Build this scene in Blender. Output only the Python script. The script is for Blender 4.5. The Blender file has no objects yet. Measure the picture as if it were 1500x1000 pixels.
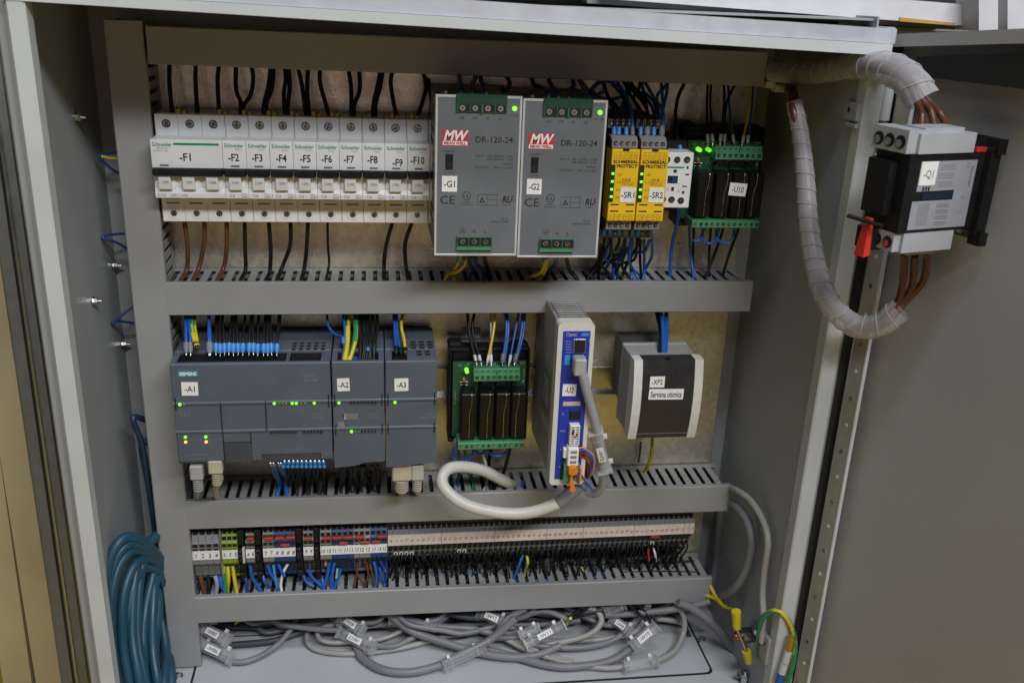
import bpy, bmesh, math, random
from mathutils import Vector
random.seed(7)
S=bpy.context.scene
COL=S.collection
# ---------------------------------------------------------------- camera
# own coordinates everywhere: X right, D out of the mounting plate towards the viewer, Z up, in millimetres
CX,CD,CZ=174.0789,837.2794,141.5493
YAW,PIT,ROL,FPX=.1489,-.3542,.041,1382.1754
def B(p): return Vector((p[0]/1000.,-p[1]/1000.,p[2]/1000.))
def _basis():
    a,b,c=YAW,PIT,ROL
    F=Vector((math.sin(a)*math.cos(b),-math.cos(a)*math.cos(b),math.sin(b)))
    R=Vector((math.cos(a),math.sin(a),0))
    U=R.cross(F)
    if U.z<0: U=-U
    r=R*math.cos(c)+U*math.sin(c); u=U*math.cos(c)-R*math.sin(c)
    return F,r,u
CF,CR,CU=_basis()
def ray(x,y): return CF+CR*((x-750)/FPX)-CU*((y-500)/FPX)
def at(x,y,D):
    d=ray(x,y); t=(D-CD)/d.y
    return (CX+d.x*t,D,CZ+d.z*t)
def atz(x,y,Z):
    d=ray(x,y); t=(Z-CZ)/d.z
    return (CX+d.x*t,CD+d.y*t,Z)
def atx(x,y,X):
    d=ray(x,y); t=(X-CX)/d.x
    return (X,CD+d.y*t,CZ+d.z*t)
cam=bpy.data.cameras.new('camera'); co=bpy.data.objects.new('camera',cam); COL.objects.link(co)
fl=Vector((1,-1,1))
f_=Vector((CF.x,-CF.y,CF.z)); r_=Vector((CR.x,-CR.y,CR.z)); u_=Vector((CU.x,-CU.y,CU.z))
from mathutils import Matrix
M=Matrix((( r_.x,u_.x,-f_.x,CX/1000),(r_.y,u_.y,-f_.y,-CD/1000),(r_.z,u_.z,-f_.z,CZ/1000),(0,0,0,1)))
co.matrix_world=M
cam.sensor_width=36; cam.lens=36*FPX/1500; cam.clip_start=.02; cam.clip_end=60
cam.dof.use_dof=True; cam.dof.focus_distance=.80; cam.dof.aperture_fstop=12
S.camera=co
# ---------------------------------------------------------------- world and lamps
w=bpy.data.worlds.new('World'); S.world=w; w.use_nodes=True
w.node_tree.nodes['Background'].inputs[0].default_value=(.62,.68,.80,1)
w.node_tree.nodes['Background'].inputs[1].default_value=.013
def area(name,loc,aim,sx,sy,power,col):
    l=bpy.data.lights.new(name,'AREA'); l.shape='RECTANGLE'; l.size=sx; l.size_y=sy; l.energy=power; l.color=col
    o=bpy.data.objects.new(name,l); COL.objects.link(o); o.location=B(loc)
    o.rotation_euler=(B(aim)-B(loc)).to_track_quat('-Z','Y').to_euler()
    return o
area('ceiling_lamp',(900,1950,1530),(250,0,-200),1.5,.22,50,(.97,.985,1))
area('ceiling_lamp',(-1000,2300,1900),(300,0,-200),1.5,.25,6.5,(.90,.95,1))
area('sheen_fill_light',(350,4500,-50),(250,0,0),2.2,1.1,6.5,(1,.76,.72))  # low pinkish fill added behind the viewer for a sheen on the plate
area('ceiling_lamp',(260,1250,2300),(260,200,-200),1.4,.2,24,(.97,.985,1))
S.view_settings.view_transform='Standard'; S.view_settings.look='None'; S.view_settings.exposure=-.1; S.view_settings.gamma=1
# ---------------------------------------------------------------- materials
MATS={}
def mat(name,col,rough=.5,metal=0,var=.06,vs=60,bump=.0,bs=900,emit=0,alpha=1,spec=.5,trans=0,coat=0,sss=0):
    if name in MATS: return MATS[name]
    m=bpy.data.materials.new(name); m.use_nodes=True; nt=m.node_tree; p=nt.nodes['Principled BSDF']
    c=(*col,1); p.inputs['Base Color'].default_value=c; p.inputs['Roughness'].default_value=rough; p.inputs['Metallic'].default_value=metal
    p.inputs['Specular IOR Level'].default_value=spec
    if coat: p.inputs['Coat Weight'].default_value=coat
    if emit:
        p.inputs['Emission Color'].default_value=c; p.inputs['Emission Strength'].default_value=emit
    if alpha<1: p.inputs['Alpha'].default_value=alpha
    if trans: p.inputs['Transmission Weight'].default_value=trans
    tc=nt.nodes.new('ShaderNodeTexCoord')
    if var and not emit:
        n=nt.nodes.new('ShaderNodeTexNoise'); n.inputs['Scale'].default_value=vs; n.inputs['Detail'].default_value=5
        nt.links.new(tc.outputs['Object'],n.inputs['Vector'])
        r=nt.nodes.new('ShaderNodeMapRange'); r.inputs[1].default_value=.3; r.inputs[2].default_value=.7; r.inputs[3].default_value=1-var*1.6; r.inputs[4].default_value=1+var
        nt.links.new(n.outputs['Fac'],r.inputs[0])
        mx=nt.nodes.new('ShaderNodeVectorMath'); mx.operation='SCALE'; mx.inputs[0].default_value=col
        nt.links.new(r.outputs[0],mx.inputs['Scale']); nt.links.new(mx.outputs[0],p.inputs['Base Color'])
        r2=nt.nodes.new('ShaderNodeMapRange'); r2.inputs[1].default_value=.3; r2.inputs[2].default_value=.7; r2.inputs[3].default_value=max(rough-.08,.03); r2.inputs[4].default_value=min(rough+.1,1)
        nt.links.new(n.outputs['Fac'],r2.inputs[0]); nt.links.new(r2.outputs[0],p.inputs['Roughness'])
    if bump:
        n2=nt.nodes.new('ShaderNodeTexNoise'); n2.inputs['Scale'].default_value=bs; n2.inputs['Detail'].default_value=3
        nt.links.new(tc.outputs['Object'],n2.inputs['Vector'])
        b=nt.nodes.new('ShaderNodeBump'); b.inputs['Strength'].default_value=bump; b.inputs['Distance'].default_value=.0004
        nt.links.new(n2.outputs['Fac'],b.inputs['Height']); nt.links.new(b.outputs[0],p.inputs['Normal'])
    MATS[name]=m; return m
paint=mat('cabinet_paint',(.33,.35,.365),.42,var=.04,vs=9,bump=.35,bs=1400)
paintw=mat('gland_plate_paint',(.46,.475,.50),.4,var=.04,vs=12,bump=.3,bs=1400)
creamp=mat('frame_paint',(.53,.56,.57),.38,var=.05,vs=14,bump=.25,bs=1400)
doorp=mat('door_paint',(.40,.405,.41),.5,var=.04,vs=6,bump=.4,bs=1500)
ductm=mat('duct_pvc',(.285,.29,.295),.42,var=.05,vs=18,bump=.08,bs=500)
ductd=mat('duct_pvc_shaded',(.16,.16,.165),.6,var=.08)  # darker copy of the duct plastic: inside shade put into the colour
blackp=mat('black_plastic',(.009,.009,.010),.48,var=.2,vs=90,spec=.3)
darkp=mat('dark_hole',(.006,.006,.007),.7,var=0)
mcbm=mat('breaker_plastic',(.70,.715,.735),.35,var=.03,vs=80)
mcbc=mat('breaker_cream',(.76,.755,.74),.35,var=.04,vs=80)
whitep=mat('white_plastic',(.74,.74,.72),.35,var=.03)
sticker=mat('sticker_white',(.78,.78,.77),.5,var=.03,vs=150)
paper=mat('marker_paper',(.62,.58,.52),.6,var=.06,vs=150)
ink=mat('black_ink',(.012,.012,.014),.5,var=0)
redink=mat('red_ink',(.42,.02,.02),.5,var=0)
greyink=mat('grey_ink',(.17,.17,.18),.5,var=0)
whiteink=mat('pale_ink',(.42,.44,.46),.5,var=0)
faintink=mat('faint_ink',(.19,.21,.235),.5,var=0)
sgreen=mat('green_print',(.0,.24,.09),.45,var=0)
steel=mat('screw_steel',(.52,.52,.52),.28,1,var=.15,vs=400)
steeld=mat('dark_steel',(.22,.22,.23),.35,1,var=.2,vs=400)
alu=mat('aluminium',(.55,.56,.58),.32,1,var=.08,vs=60)
psug=mat('supply_face',(.135,.148,.165),.42,var=.05,vs=40,bump=.05)
psub=mat('supply_border',(.60,.61,.63),.35,.3,var=.04)
psud=mat('supply_casing',(.23,.24,.25),.4,.6,var=.08)
redl=mat('red_logo',(.50,.035,.045),.45,var=.03)
termg=mat('terminal_green',(.02,.11,.06),.4,var=.08)
termg2=mat('terminal_bright_green',(.06,.25,.12),.42,var=.08)
pcb=mat('board_green',(.012,.085,.045),.32,var=.2,vs=200,spec=.6)
yel=mat('safety_yellow',(.78,.49,.01),.42,var=.04)
yeld=mat('dark_yellow_print',(.33,.19,.01),.5,var=0)
greyt=mat('terminal_grey',(.20,.20,.20),.45,var=.06)
greyt2=mat('terminal_grey_dark',(.13,.135,.14),.5,var=.06)
bluet=mat('terminal_blue',(.008,.045,.17),.42,var=.08)
gyt=mat('terminal_yellow_green',(.22,.33,.02),.42,var=.08)
redj=mat('jumper_red',(.30,.04,.028),.42,var=.05)
plc=mat('controller_grey_blue',(.085,.105,.14),.45,var=.06,vs=30,bump=.12,bs=1200)
plcd=mat('controller_dark',(.045,.055,.072),.5,var=.08)
teal=mat('teal_badge',(.01,.22,.25),.45,var=0)
smcb=mat('drive_blue',(.012,.035,.36),.4,var=.04)
smcw=mat('drive_white',(.60,.59,.55),.4,var=.03)
smcs=mat('drive_side',(.38,.37,.35),.5,var=.05)
orange=mat('orange_plastic',(.75,.20,.02),.42,var=.05)
wblack=mat('wire_black',(.009,.009,.010),.5,var=.1,vs=100,spec=.3)
wblue=mat('wire_blue',(.012,.10,.42),.38,var=.1,vs=100)
wdblue=mat('wire_dark_blue',(.010,.040,.20),.38,var=.1,vs=100)
wbrown=mat('wire_brown',(.115,.042,.022),.38,var=.1,vs=100)
wyel=mat('wire_yellow',(.62,.47,.02),.38,var=.06)
wgrn=mat('wire_green',(.02,.24,.08),.38,var=.06)
wwht=mat('wire_white',(.66,.66,.64),.38,var=.05)
wvio=mat('wire_grey_violet',(.25,.26,.36),.38,var=.05)
worg=mat('wire_orange',(.60,.22,.10),.38,var=.05)
wred=mat('wire_red',(.42,.03,.025),.38,var=.05)
fblue=mat('ferrule_blue',(.05,.24,.62),.4,var=.05)
fgrey=mat('ferrule_grey',(.16,.175,.20),.45,var=.05)
fwhite=mat('ferrule_white',(.62,.63,.66),.4,var=.05)
cabg=mat('cable_grey',(.20,.20,.22),.45,var=.08,vs=40)
cabl=mat('cable_light',(.34,.335,.32),.45,var=.08,vs=50)
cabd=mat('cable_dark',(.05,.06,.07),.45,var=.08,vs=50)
beige=mat('cable_beige',(.45,.41,.32),.45,var=.06)
tealc=mat('cable_teal',(.014,.068,.115),.42,var=.12,vs=30)
copper=mat('copper',(.55,.19,.09),.35,1,var=.1)
ledg=mat('led_green',(.25,1,.04),emit=1.0)
ledo=mat('led_orange',(1,.42,.06),emit=1.7)
redp=mat('red_plastic',(.55,.03,.015),.4,var=.05)
floory=mat('floor_yellow',(.72,.50,.06),.5,var=.15,vs=3)
ply=mat('yellow_board',(.42,.365,.22),.6,var=.16,vs=5)
profm=mat('profile_grey',(.17,.18,.18),.5,.1,var=.08)
roomw=mat('neighbour_white',(.66,.66,.70),.4,var=.03)
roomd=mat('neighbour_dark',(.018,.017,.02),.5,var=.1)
blueb=mat('blue_band',(.02,.07,.32),.5,var=.05)
tape=mat('gasket_black',(.012,.012,.012),.7,var=.1)
def clearmat(name,col,a,rough):
    m=bpy.data.materials.new(name); m.use_nodes=True; nt=m.node_tree; p=nt.nodes['Principled BSDF']
    p.inputs['Base Color'].default_value=(*col,1); p.inputs['Roughness'].default_value=rough
    t=nt.nodes.new('ShaderNodeBsdfTransparent'); x=nt.nodes.new('ShaderNodeMixShader'); out=nt.nodes['Material Output']
    lw=nt.nodes.new('ShaderNodeLayerWeight'); lw.inputs[0].default_value=.35
    r=nt.nodes.new('ShaderNodeMapRange'); r.inputs[3].default_value=a; r.inputs[4].default_value=min(1,a+.55)
    nt.links.new(lw.outputs['Facing'],r.inputs[0]); nt.links.new(r.outputs[0],x.inputs[0])
    nt.links.new(t.outputs[0],x.inputs[1]); nt.links.new(p.outputs[0],x.inputs[2]); nt.links.new(x.outputs[0],out.inputs[0])
    MATS[name]=m; return m
spiralm=clearmat('spiral_wrap_plastic',(.54,.54,.58),.38,.35)
clearp=clearmat('clear_sleeve',(.62,.63,.66),.17,.14)
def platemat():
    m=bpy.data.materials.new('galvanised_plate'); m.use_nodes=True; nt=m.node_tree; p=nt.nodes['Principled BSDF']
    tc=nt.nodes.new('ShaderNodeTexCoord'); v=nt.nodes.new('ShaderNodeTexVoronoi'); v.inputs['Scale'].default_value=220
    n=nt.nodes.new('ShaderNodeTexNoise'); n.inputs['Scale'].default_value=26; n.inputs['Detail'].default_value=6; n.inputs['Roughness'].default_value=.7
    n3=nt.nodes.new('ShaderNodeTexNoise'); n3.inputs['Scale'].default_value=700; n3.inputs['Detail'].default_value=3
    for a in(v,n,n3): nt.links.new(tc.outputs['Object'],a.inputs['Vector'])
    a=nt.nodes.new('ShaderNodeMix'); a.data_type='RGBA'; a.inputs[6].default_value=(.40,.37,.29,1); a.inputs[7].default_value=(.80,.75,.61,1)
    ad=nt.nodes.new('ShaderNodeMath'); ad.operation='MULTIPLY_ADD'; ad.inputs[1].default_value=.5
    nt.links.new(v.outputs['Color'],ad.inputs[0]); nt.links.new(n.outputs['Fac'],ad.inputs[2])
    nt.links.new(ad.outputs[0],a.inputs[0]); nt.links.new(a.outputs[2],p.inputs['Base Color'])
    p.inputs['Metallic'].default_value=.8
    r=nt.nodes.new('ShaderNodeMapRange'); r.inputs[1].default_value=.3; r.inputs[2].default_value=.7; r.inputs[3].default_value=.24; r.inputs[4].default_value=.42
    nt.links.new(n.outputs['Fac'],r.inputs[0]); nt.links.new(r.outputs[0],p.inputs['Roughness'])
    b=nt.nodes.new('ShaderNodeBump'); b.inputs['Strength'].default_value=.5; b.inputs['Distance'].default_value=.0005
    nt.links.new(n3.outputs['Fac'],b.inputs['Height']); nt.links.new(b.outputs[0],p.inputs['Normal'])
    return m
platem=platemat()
# ---------------------------------------------------------------- mesh builder (coordinates in mm, relative to the parent thing)
TC={}
def textgeo(s,bold):
    k=(s,bold)
    if k in TC: return TC[k]
    c=bpy.data.curves.new('t','FONT'); c.body=s; c.size=1; c.resolution_u=2; c.offset=bold; c.fill_mode='FRONT'
    o=bpy.data.objects.new('t',c); me=bpy.data.meshes.new_from_object(o)
    vs=[(v.co.x,v.co.y) for v in me.vertices]; fs=[tuple(p.vertices) for p in me.polygons]
    bpy.data.objects.remove(o); bpy.data.curves.remove(c); bpy.data.meshes.remove(me)
    TC[k]=(vs,fs); return TC[k]
class MB:
    def __init__(s): s.v=[]; s.f=[]; s.m=[]; s.mats=[]; s.sm=[]
    def mi(s,m):
        if m not in s.mats: s.mats.append(m)
        return s.mats.index(m)
    def add(s,vs,fs,m,smooth=False):
        b=len(s.v); s.v+=[tuple(x) for x in vs]; i=s.mi(m)
        for f in fs: s.f.append(tuple(b+k for k in f)); s.m.append(i); s.sm.append(smooth)
    def box(s,x0,x1,d0,d1,z0,z1,m,c=0):
        if x0>x1:x0,x1=x1,x0
        if d0>d1:d0,d1=d1,d0
        if z0>z1:z0,z1=z1,z0
        c=min(c,(x1-x0)*.45,(d1-d0)*.45,(z1-z0)*.45)
        if c<=0:
            s.add([(x,d,z) for x in(x0,x1) for d in(d0,d1) for z in(z0,z1)],[(0,1,3,2),(4,6,7,5),(0,4,5,1),(2,3,7,6),(0,2,6,4),(1,5,7,3)],m); return
        L=((x0,x1),(d0,d1),(z0,z1)); vs=[]; idx={}
        for i in(0,1):
            for j in(0,1):
                for k in(0,1):
                    for a in range(3):
                        q=[L[0][i],L[1][j],L[2][k]]
                        for b in range(3):
                            if b!=a: q[b]+= c if (i,j,k)[b]==0 else -c
                        idx[(i,j,k,a)]=len(vs); vs.append(tuple(q))
        fs=[]
        for a in range(3):
            o=[b for b in range(3) if b!=a]
            for e in(0,1):
                q=[]
                for (p,r) in((0,0),(1,0),(1,1),(0,1)):
                    t=[0,0,0]; t[a]=e; t[o[0]]=p; t[o[1]]=r; q.append(idx[(*t,a)])
                fs.append(tuple(q))
        for a in range(3):
            o=[b for b in range(3) if b!=a]
            for p in(0,1):
                for r in(0,1):
                    t0=[0,0,0]; t1=[0,0,0]; t1[a]=1
                    for t in(t0,t1): t[o[0]]=p; t[o[1]]=r
                    fs.append((idx[(*t0,o[0])],idx[(*t0,o[1])],idx[(*t1,o[1])],idx[(*t1,o[0])]))
        for i in(0,1):
            for j in(0,1):
                for k in(0,1): fs.append(tuple(idx[(i,j,k,a)] for a in range(3)))
        s.add(vs,fs,m)
    def hexa(s,p,m): # 8 corners: 4 bottom loop, 4 top loop
        s.add(p,[(0,1,2,3),(4,5,6,7),(0,1,5,4),(1,2,6,5),(2,3,7,6),(3,0,4,7)],m)
    def cyl(s,p0,p1,r0,m,r1=None,n=14,smooth=True,caps=True):
        r1=r0 if r1 is None else r1
        a=Vector(p0); b=Vector(p1); ax=(b-a).normalized()
        t=Vector((0,0,1)) if abs(ax.z)<.9 else Vector((1,0,0)); e1=ax.cross(t).normalized(); e2=ax.cross(e1)
        vs=[]
        for c,r in((a,r0),(b,r1)):
            for i in range(n):
                g=2*math.pi*i/n; vs.append(tuple(c+e1*(r*math.cos(g))+e2*(r*math.sin(g))))
        s.add(vs,[(i,(i+1)%n,n+(i+1)%n,n+i) for i in range(n)],m,smooth)
        if caps: s.add(vs,[tuple(range(n)),tuple(range(n,2*n))],m)
    def disc(s,x,z,d,r,m,n=14,h=.25,ring=None):
        s.cyl((x,d-.6,z),(x,d+h,z),r,m,n=n,smooth=False)
    def ring(s,x,z,d,ro,ri,h,m,n=16):
        vs=[]
        for r,dd in((ro,d-.3),(ro,d+h),(ri,d+h),(ri,d-.3)):
            for i in range(n):
                g=2*math.pi*i/n; vs.append((x+r*math.cos(g),dd,z+r*math.sin(g)))
        s.add(vs,[(k*n+i,k*n+(i+1)%n,(k+1)*n+(i+1)%n,(k+1)*n+i) for k in range(3) for i in range(n)],m,False)
    def screw(s,x,z,d,r,collar=None,m=None,a=None):
        if collar: s.ring(x,z,d,r*1.38,r*1.08,.5,collar)
        s.disc(x,z,d,r*1.1,darkp,h=.05)
        s.disc(x,z,d,r*.86,m or steeld,h=.28,n=12)
        a=random.uniform(0,1.5) if a is None else a
        for g in(a,a+math.pi/2):
            cx,sz=math.cos(g),math.sin(g); L=r*.62; W=r*.11
            s.add([(x+cx*L-sz*W,d+.31,z+sz*L+cx*W),(x+cx*L+sz*W,d+.31,z+sz*L-cx*W),(x-cx*L+sz*W,d+.31,z-sz*L-cx*W),(x-cx*L-sz*W,d+.31,z-sz*L+cx*W)],[(0,1,2,3)],darkp)
    def prism(s,poly,x0,x1,m):
        n=len(poly); vs=[(x0,d,z) for d,z in poly]+[(x1,d,z) for d,z in poly]
        s.add(vs,[tuple(range(n)),tuple(range(n,2*n))]+[(i,(i+1)%n,n+(i+1)%n,n+i) for i in range(n)],m)
    def prismz(s,poly,z0,z1,m): # poly in (x,d)
        n=len(poly); vs=[(x,d,z0) for x,d in poly]+[(x,d,z1) for x,d in poly]
        s.add(vs,[tuple(range(n)),tuple(range(n,2*n))]+[(i,(i+1)%n,n+(i+1)%n,n+i) for i in range(n)],m)
    def prismd(s,poly,d0,d1,m): # poly in (x,z)
        n=len(poly); vs=[(x,d0,z) for x,z in poly]+[(x,d1,z) for x,z in poly]
        s.add(vs,[tuple(range(n)),tuple(range(n,2*n))]+[(i,(i+1)%n,n+(i+1)%n,n+i) for i in range(n)],m)
    def plate(s,x0,x1,z0,z1,d,m,h=.15): s.box(x0,x1,d-.3,d+h,z0,z1,m)
    def text(s,t,x,z,d,h,m,al='c',w=None,bold=0,rot=0,shear=0,fr=None):
        vs,fs=textgeo(t,bold)
        if not vs: return
        xs=[v[0] for v in vs]; ys=[v[1] for v in vs]; lo,hi=min(xs),max(xs)
        k=h/.70; kx=k if w is None else (k*-w if w<0 else w/max(hi-lo,1e-6))
        out=[]
        for a,b in vs:
            u=(a-lo)*kx+b*k*shear; v=b*k-h/2
            W=(hi-lo)*kx
            u-= W/2 if al=='c' else (W if al=='r' else 0)
            c,si=math.cos(rot),math.sin(rot); u,v=u*c-v*si,u*si+v*c
            if fr: O,U,V=fr; out.append(tuple(O[i]+U[i]*(x+u)+V[i]*(z+v) for i in range(3)))
            else: out.append((x+u,d,z+v))
        s.add(out,fs,m)
    def tube(s,pts,r,m,n=8,mf=None,rf=None,caps=True,sub=5):
        P=smooth(pts,sub); k=len(P)
        prev=None; rings=[]
        for i,p in enumerate(P):
            t=(P[min(i+1,k-1)]-P[max(i-1,0)])
            t=t.normalized() if t.length>1e-9 else Vector((0,0,1))
            if prev is None:
                e=Vector((0,1,0)) if abs(t.y)<.9 else Vector((1,0,0)); e1=(e-t*e.dot(t)).normalized()
            else: e1=(prev-t*prev.dot(t)).normalized()
            prev=e1; e2=t.cross(e1); rings.append((p,e1,e2))
        vs=[]
        for i,(p,e1,e2) in enumerate(rings):
            for j in range(n):
                g=2*math.pi*j/n; rr=r if rf is None else rf(i,j,n,k)
                vs.append(tuple(p+e1*(rr*math.cos(g))+e2*(rr*math.sin(g))))
        if mf is None: s.add(vs,[(i*n+j,i*n+(j+1)%n,(i+1)*n+(j+1)%n,(i+1)*n+j) for i in range(k-1) for j in range(n)],m,True)
        else:
            b=len(s.v); s.v+=vs
            for i in range(k-1):
                for j in range(n):
                    s.f.append((b+i*n+j,b+i*n+(j+1)%n,b+(i+1)*n+(j+1)%n,b+(i+1)*n+j)); s.m.append(s.mi(mf(i,j,n))); s.sm.append(True)
        if caps: s.add(vs,[tuple(range(n)),tuple(range((k-1)*n,k*n))],m)
    def mesh(s,name,o=(0,0,0),recalc=True):
        me=bpy.data.meshes.new(name)
        me.from_pydata([B((x-o[0],d-o[1],z-o[2])) for x,d,z in s.v],[],s.f)
        for m in s.mats: me.materials.append(m)
        me.polygons.foreach_set('material_index',s.m); me.polygons.foreach_set('use_smooth',s.sm)
        if recalc:
            bm=bmesh.new(); bm.from_mesh(me); bmesh.ops.recalc_face_normals(bm,faces=bm.faces); bm.to_mesh(me); bm.free()
        me.update(); return me
def smooth(pts,sub=5):
    P=[Vector(p) for p in pts]
    if len(P)<3: return [P[0].lerp(P[-1],i/3) for i in range(4)]
    out=[]
    for i in range(len(P)-1):
        a=P[i-1] if i>0 else P[0]*2-P[1]; b=P[i]; c=P[i+1]; d=P[i+2] if i+2<len(P) else P[-1]*2-P[-2]
        for k in range(sub):
            t=k/sub; t2=t*t; t3=t2*t
            out.append((b*2+(c-a)*t+(a*2-b*5+c*4-d)*t2+(b*3-a-c*3+d)*t3)*.5)
    out.append(P[-1]); return out
def tag(o,label=None,cat=None,group=None,kind=None):
    if label:o['label']=label
    if cat:o['category']=cat
    if group:o['group']=group
    if kind:o['kind']=kind
    return o
def thing(name,loc,label,cat,group=None,rz=0):
    o=bpy.data.objects.new(name,None); COL.objects.link(o); o.location=B(loc); o.rotation_euler=(0,0,rz); o.empty_display_size=.01
    return tag(o,label,cat,group)
def part(name,mb,parent,label=None):
    o=bpy.data.objects.new(name,mb.mesh(name)); COL.objects.link(o); o.parent=parent
    if label:o['label']=label
    return o
def solo(name,mb,label=None,cat=None,group=None,kind=None,o=None):
    if o is None:
        xs=[v[0] for v in mb.v]; ds=[v[1] for v in mb.v]; zs=[v[2] for v in mb.v]
        o=((min(xs)+max(xs))/2,(min(ds)+max(ds))/2,min(zs))
    ob=bpy.data.objects.new(name,mb.mesh(name,o)); COL.objects.link(ob); ob.location=B(o)
    return tag(ob,label,cat,group,kind)
def dup(src,parent=None,dx=(0,0,0)):
    c=src.copy(); COL.objects.link(c); c.parent=parent
    if parent is None or dx!=(0,0,0): c.location=src.location+B(dx)
    return c
def duptree(root,loc,label,group=None):
    r=root.copy(); COL.objects.link(r); r.location=B(loc); r['label']=label
    if group: r['group']=group
    for ch in list(root.children):
        c=ch.copy(); COL.objects.link(c); c.parent=r
        for g in ch.children:
            d=g.copy(); COL.objects.link(d); d.parent=c
    return r
def sticker_mb(x0,x1,z0,z1,d,t,h=None,w=None,tilt=0,bold=.012):
    m=MB(); cx,cz=(x0+x1)/2,(z0+z1)/2; c,s=math.cos(tilt),math.sin(tilt)
    q=[(x0,z0),(x1,z0),(x1,z1),(x0,z1)]; q=[(cx+(x-cx)*c-(z-cz)*s,cz+(x-cx)*s+(z-cz)*c) for x,z in q]
    m.prismd(q,d-.2,d+.25,sticker)
    m.text(t,cx,cz,d+.3,h or (z1-z0)*.42,ink,w=w or (x1-x0)*.78,bold=bold,rot=tilt)
    return m
# wires -------------------------------------------------------------------------------------------------
def _dz(q,p):
    if p[3] in(-98,-306,-307,-410,-411) and q[1]>44: return at(p[0],p[1],44)
    return q
def res(p):
    if len(p)==4 and p[2]=='z': return _dz(atz(p[0],p[1],p[3]),p)
    if len(p)==4 and p[2]=='x': return atx(p[0],p[1],p[3])
    if len(p)==4 and p[2]=='w': return tuple(p[3])
    return at(*p)
def wire(label,pts,r,m,group=None,f0=None,f1=None,name='wire',cat='wire',two=None,tail=None,fr=None,world=False,sub=5,n=8):
    """pts: image points with a depth; f0/f1: coloured ferrule at the start/end; two: second colour of a striped wire; tail: extra point offset after the last"""
    P=[Vector(p if world else res(p)) for p in pts]
    if tail: P.append(P[-1]+Vector(tail))
    mb=MB(); mf=None
    if two:
        i2=two; mf=lambda i,j,n_,a=m,b=i2: a if ((j+int(i*.35))%n_)<n_*.62 else b
    mb.tube(P,r,m,n=n,mf=mf,sub=sub)
    o=tuple(P[0]); ob=solo(name,mb,label,cat,group,o=o)
    for f,a,b in((f0,P[0],P[1]),(f1,P[-1],P[-2])):
        if not f: continue
        fm,L,R=f; d=(b-a).normalized(); k=MB()
        k.cyl(tuple(a-Vector(o)-d*.5),tuple(a-Vector(o)+d*L*.35),R*.62,fm,r1=R,n=10); k.cyl(tuple(a-Vector(o)+d*L*.35),tuple(a-Vector(o)+d*L),R,fm,n=10)
        k.cyl(tuple(a-Vector(o)-d*3),tuple(a-Vector(o)-d*.5),R*.3,steel,n=8)
        part('ferrule',k,ob)
    return ob
FB=(fblue,8,1.95); FG=(fgrey,8.5,2.0); FW=(fwhite,7,1.5); FK=(blackp,9,2.0)

#@@ROOM
# ================================================================ room behind and round the cabinet
m=MB(); m.add([(-6000,-3000,-1150),(6000,-3000,-1150),(6000,9000,-1150),(-6000,9000,-1150)],[(0,1,2,3)],floory)
solo('floor',m,kind='structure')
m=MB(); m.add([(-6000,-1500,-1150),(6000,-1500,-1150),(6000,-1500,2600),(-6000,-1500,2600)],[(0,1,2,3)],mat('far_wall_paint',(.05,.05,.05),.7))
solo('wall',m,kind='structure')
# aluminium profile, board and dark rack to the left of the cabinet
def vpost(x_top,x_bot,y0,y1,D,wpx,mm,depth=20):
    pass
t=thing('machine_frame',at(40,500,-60),'blurred grey aluminium upright with yellow boards, left of the open cabinet','frame')
O=at(40,500,-60)
def quadpost(mb,a,b,wmm,depth,mt,off=0):
    # upright through two image points at the depth of O, thick towards the back
    p=at(*a,-60+off); q=at(*b,-60+off)
    V=[]
    for (c) in(p,q):
        for dx,dd in((0,0),(wmm,0),(wmm,-depth),(0,-depth)): V.append((c[0]+dx-O[0],c[1]+dd-O[1],c[2]-O[2]))
    mb.hexa(V,mt)
k=MB(); quadpost(k,(-72,-60),(100,1060),27,60,profm,0); part('upright',k,t)
k=MB(); quadpost(k,(-38,-60),(121,1060),1.2,3,alu,4); part('edge_strip',k,t)
k=MB(); quadpost(k,(-44,-60),(115,1060),2.0,3,tape,1.5); part('groove',k,t)
k=MB(); quadpost(k,(-115,-60),(62,1060),26,25,ply,3); part('board',k,t)
k=MB(); quadpost(k,(-160,-60),(14,1060),29,25,ply,3); part('board',k,t)
t2=thing('dark_rack',at(60,400,-260),'dark rack bay glimpsed between the frame and the cabinet edge','rack')
O=at(60,400,-260)
def rp(x0,x1,y0,y1,D,mt,th=30):
    k=MB(); a=at(x0,y0,D); b=at(x1,y0,D); c=at(x1,y1,D); d=at(x0,y1,D)
    V=[(p[0]-O[0],p[1]-O[1],p[2]-O[2]) for p in(a,b,c,d)]; V+= [(x,y-th,z) for x,y,z in V]
    k.hexa(V,mt); return k
part('panel',rp(-60,120,-60,420,-300,roomd),t2); part('panel',rp(-60,140,440,555,-300,roomd),t2)
part('rail',rp(-60,180,418,442,-296,profm),t2)
part('blue_strip',rp(8,24,60,158,-250,blueb,10),t2)
part('knob',rp(57,72,562,574,-200,worg,20),t2)
part('cross_bar',rp(-60,140,540,556,-296,profm),t2)
part('panel',rp(-60,160,572,612,-300,roomd),t2)
t3=thing('white_rail',at(100,770,-200),'white bar low down between the frame and the cabinet','bar'); O=at(100,770,-200)
k=MB()
for a,b in(((70,790),(118,742)),((70,835),(122,800))):
    p=at(*a,-200); q=at(*b,-200); k.cyl(tuple(p[i]-O[i] for i in range(3)),tuple(q[i]-O[i] for i in range(3)),9,roomw,n=10)
part('bar',k,t3)
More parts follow.
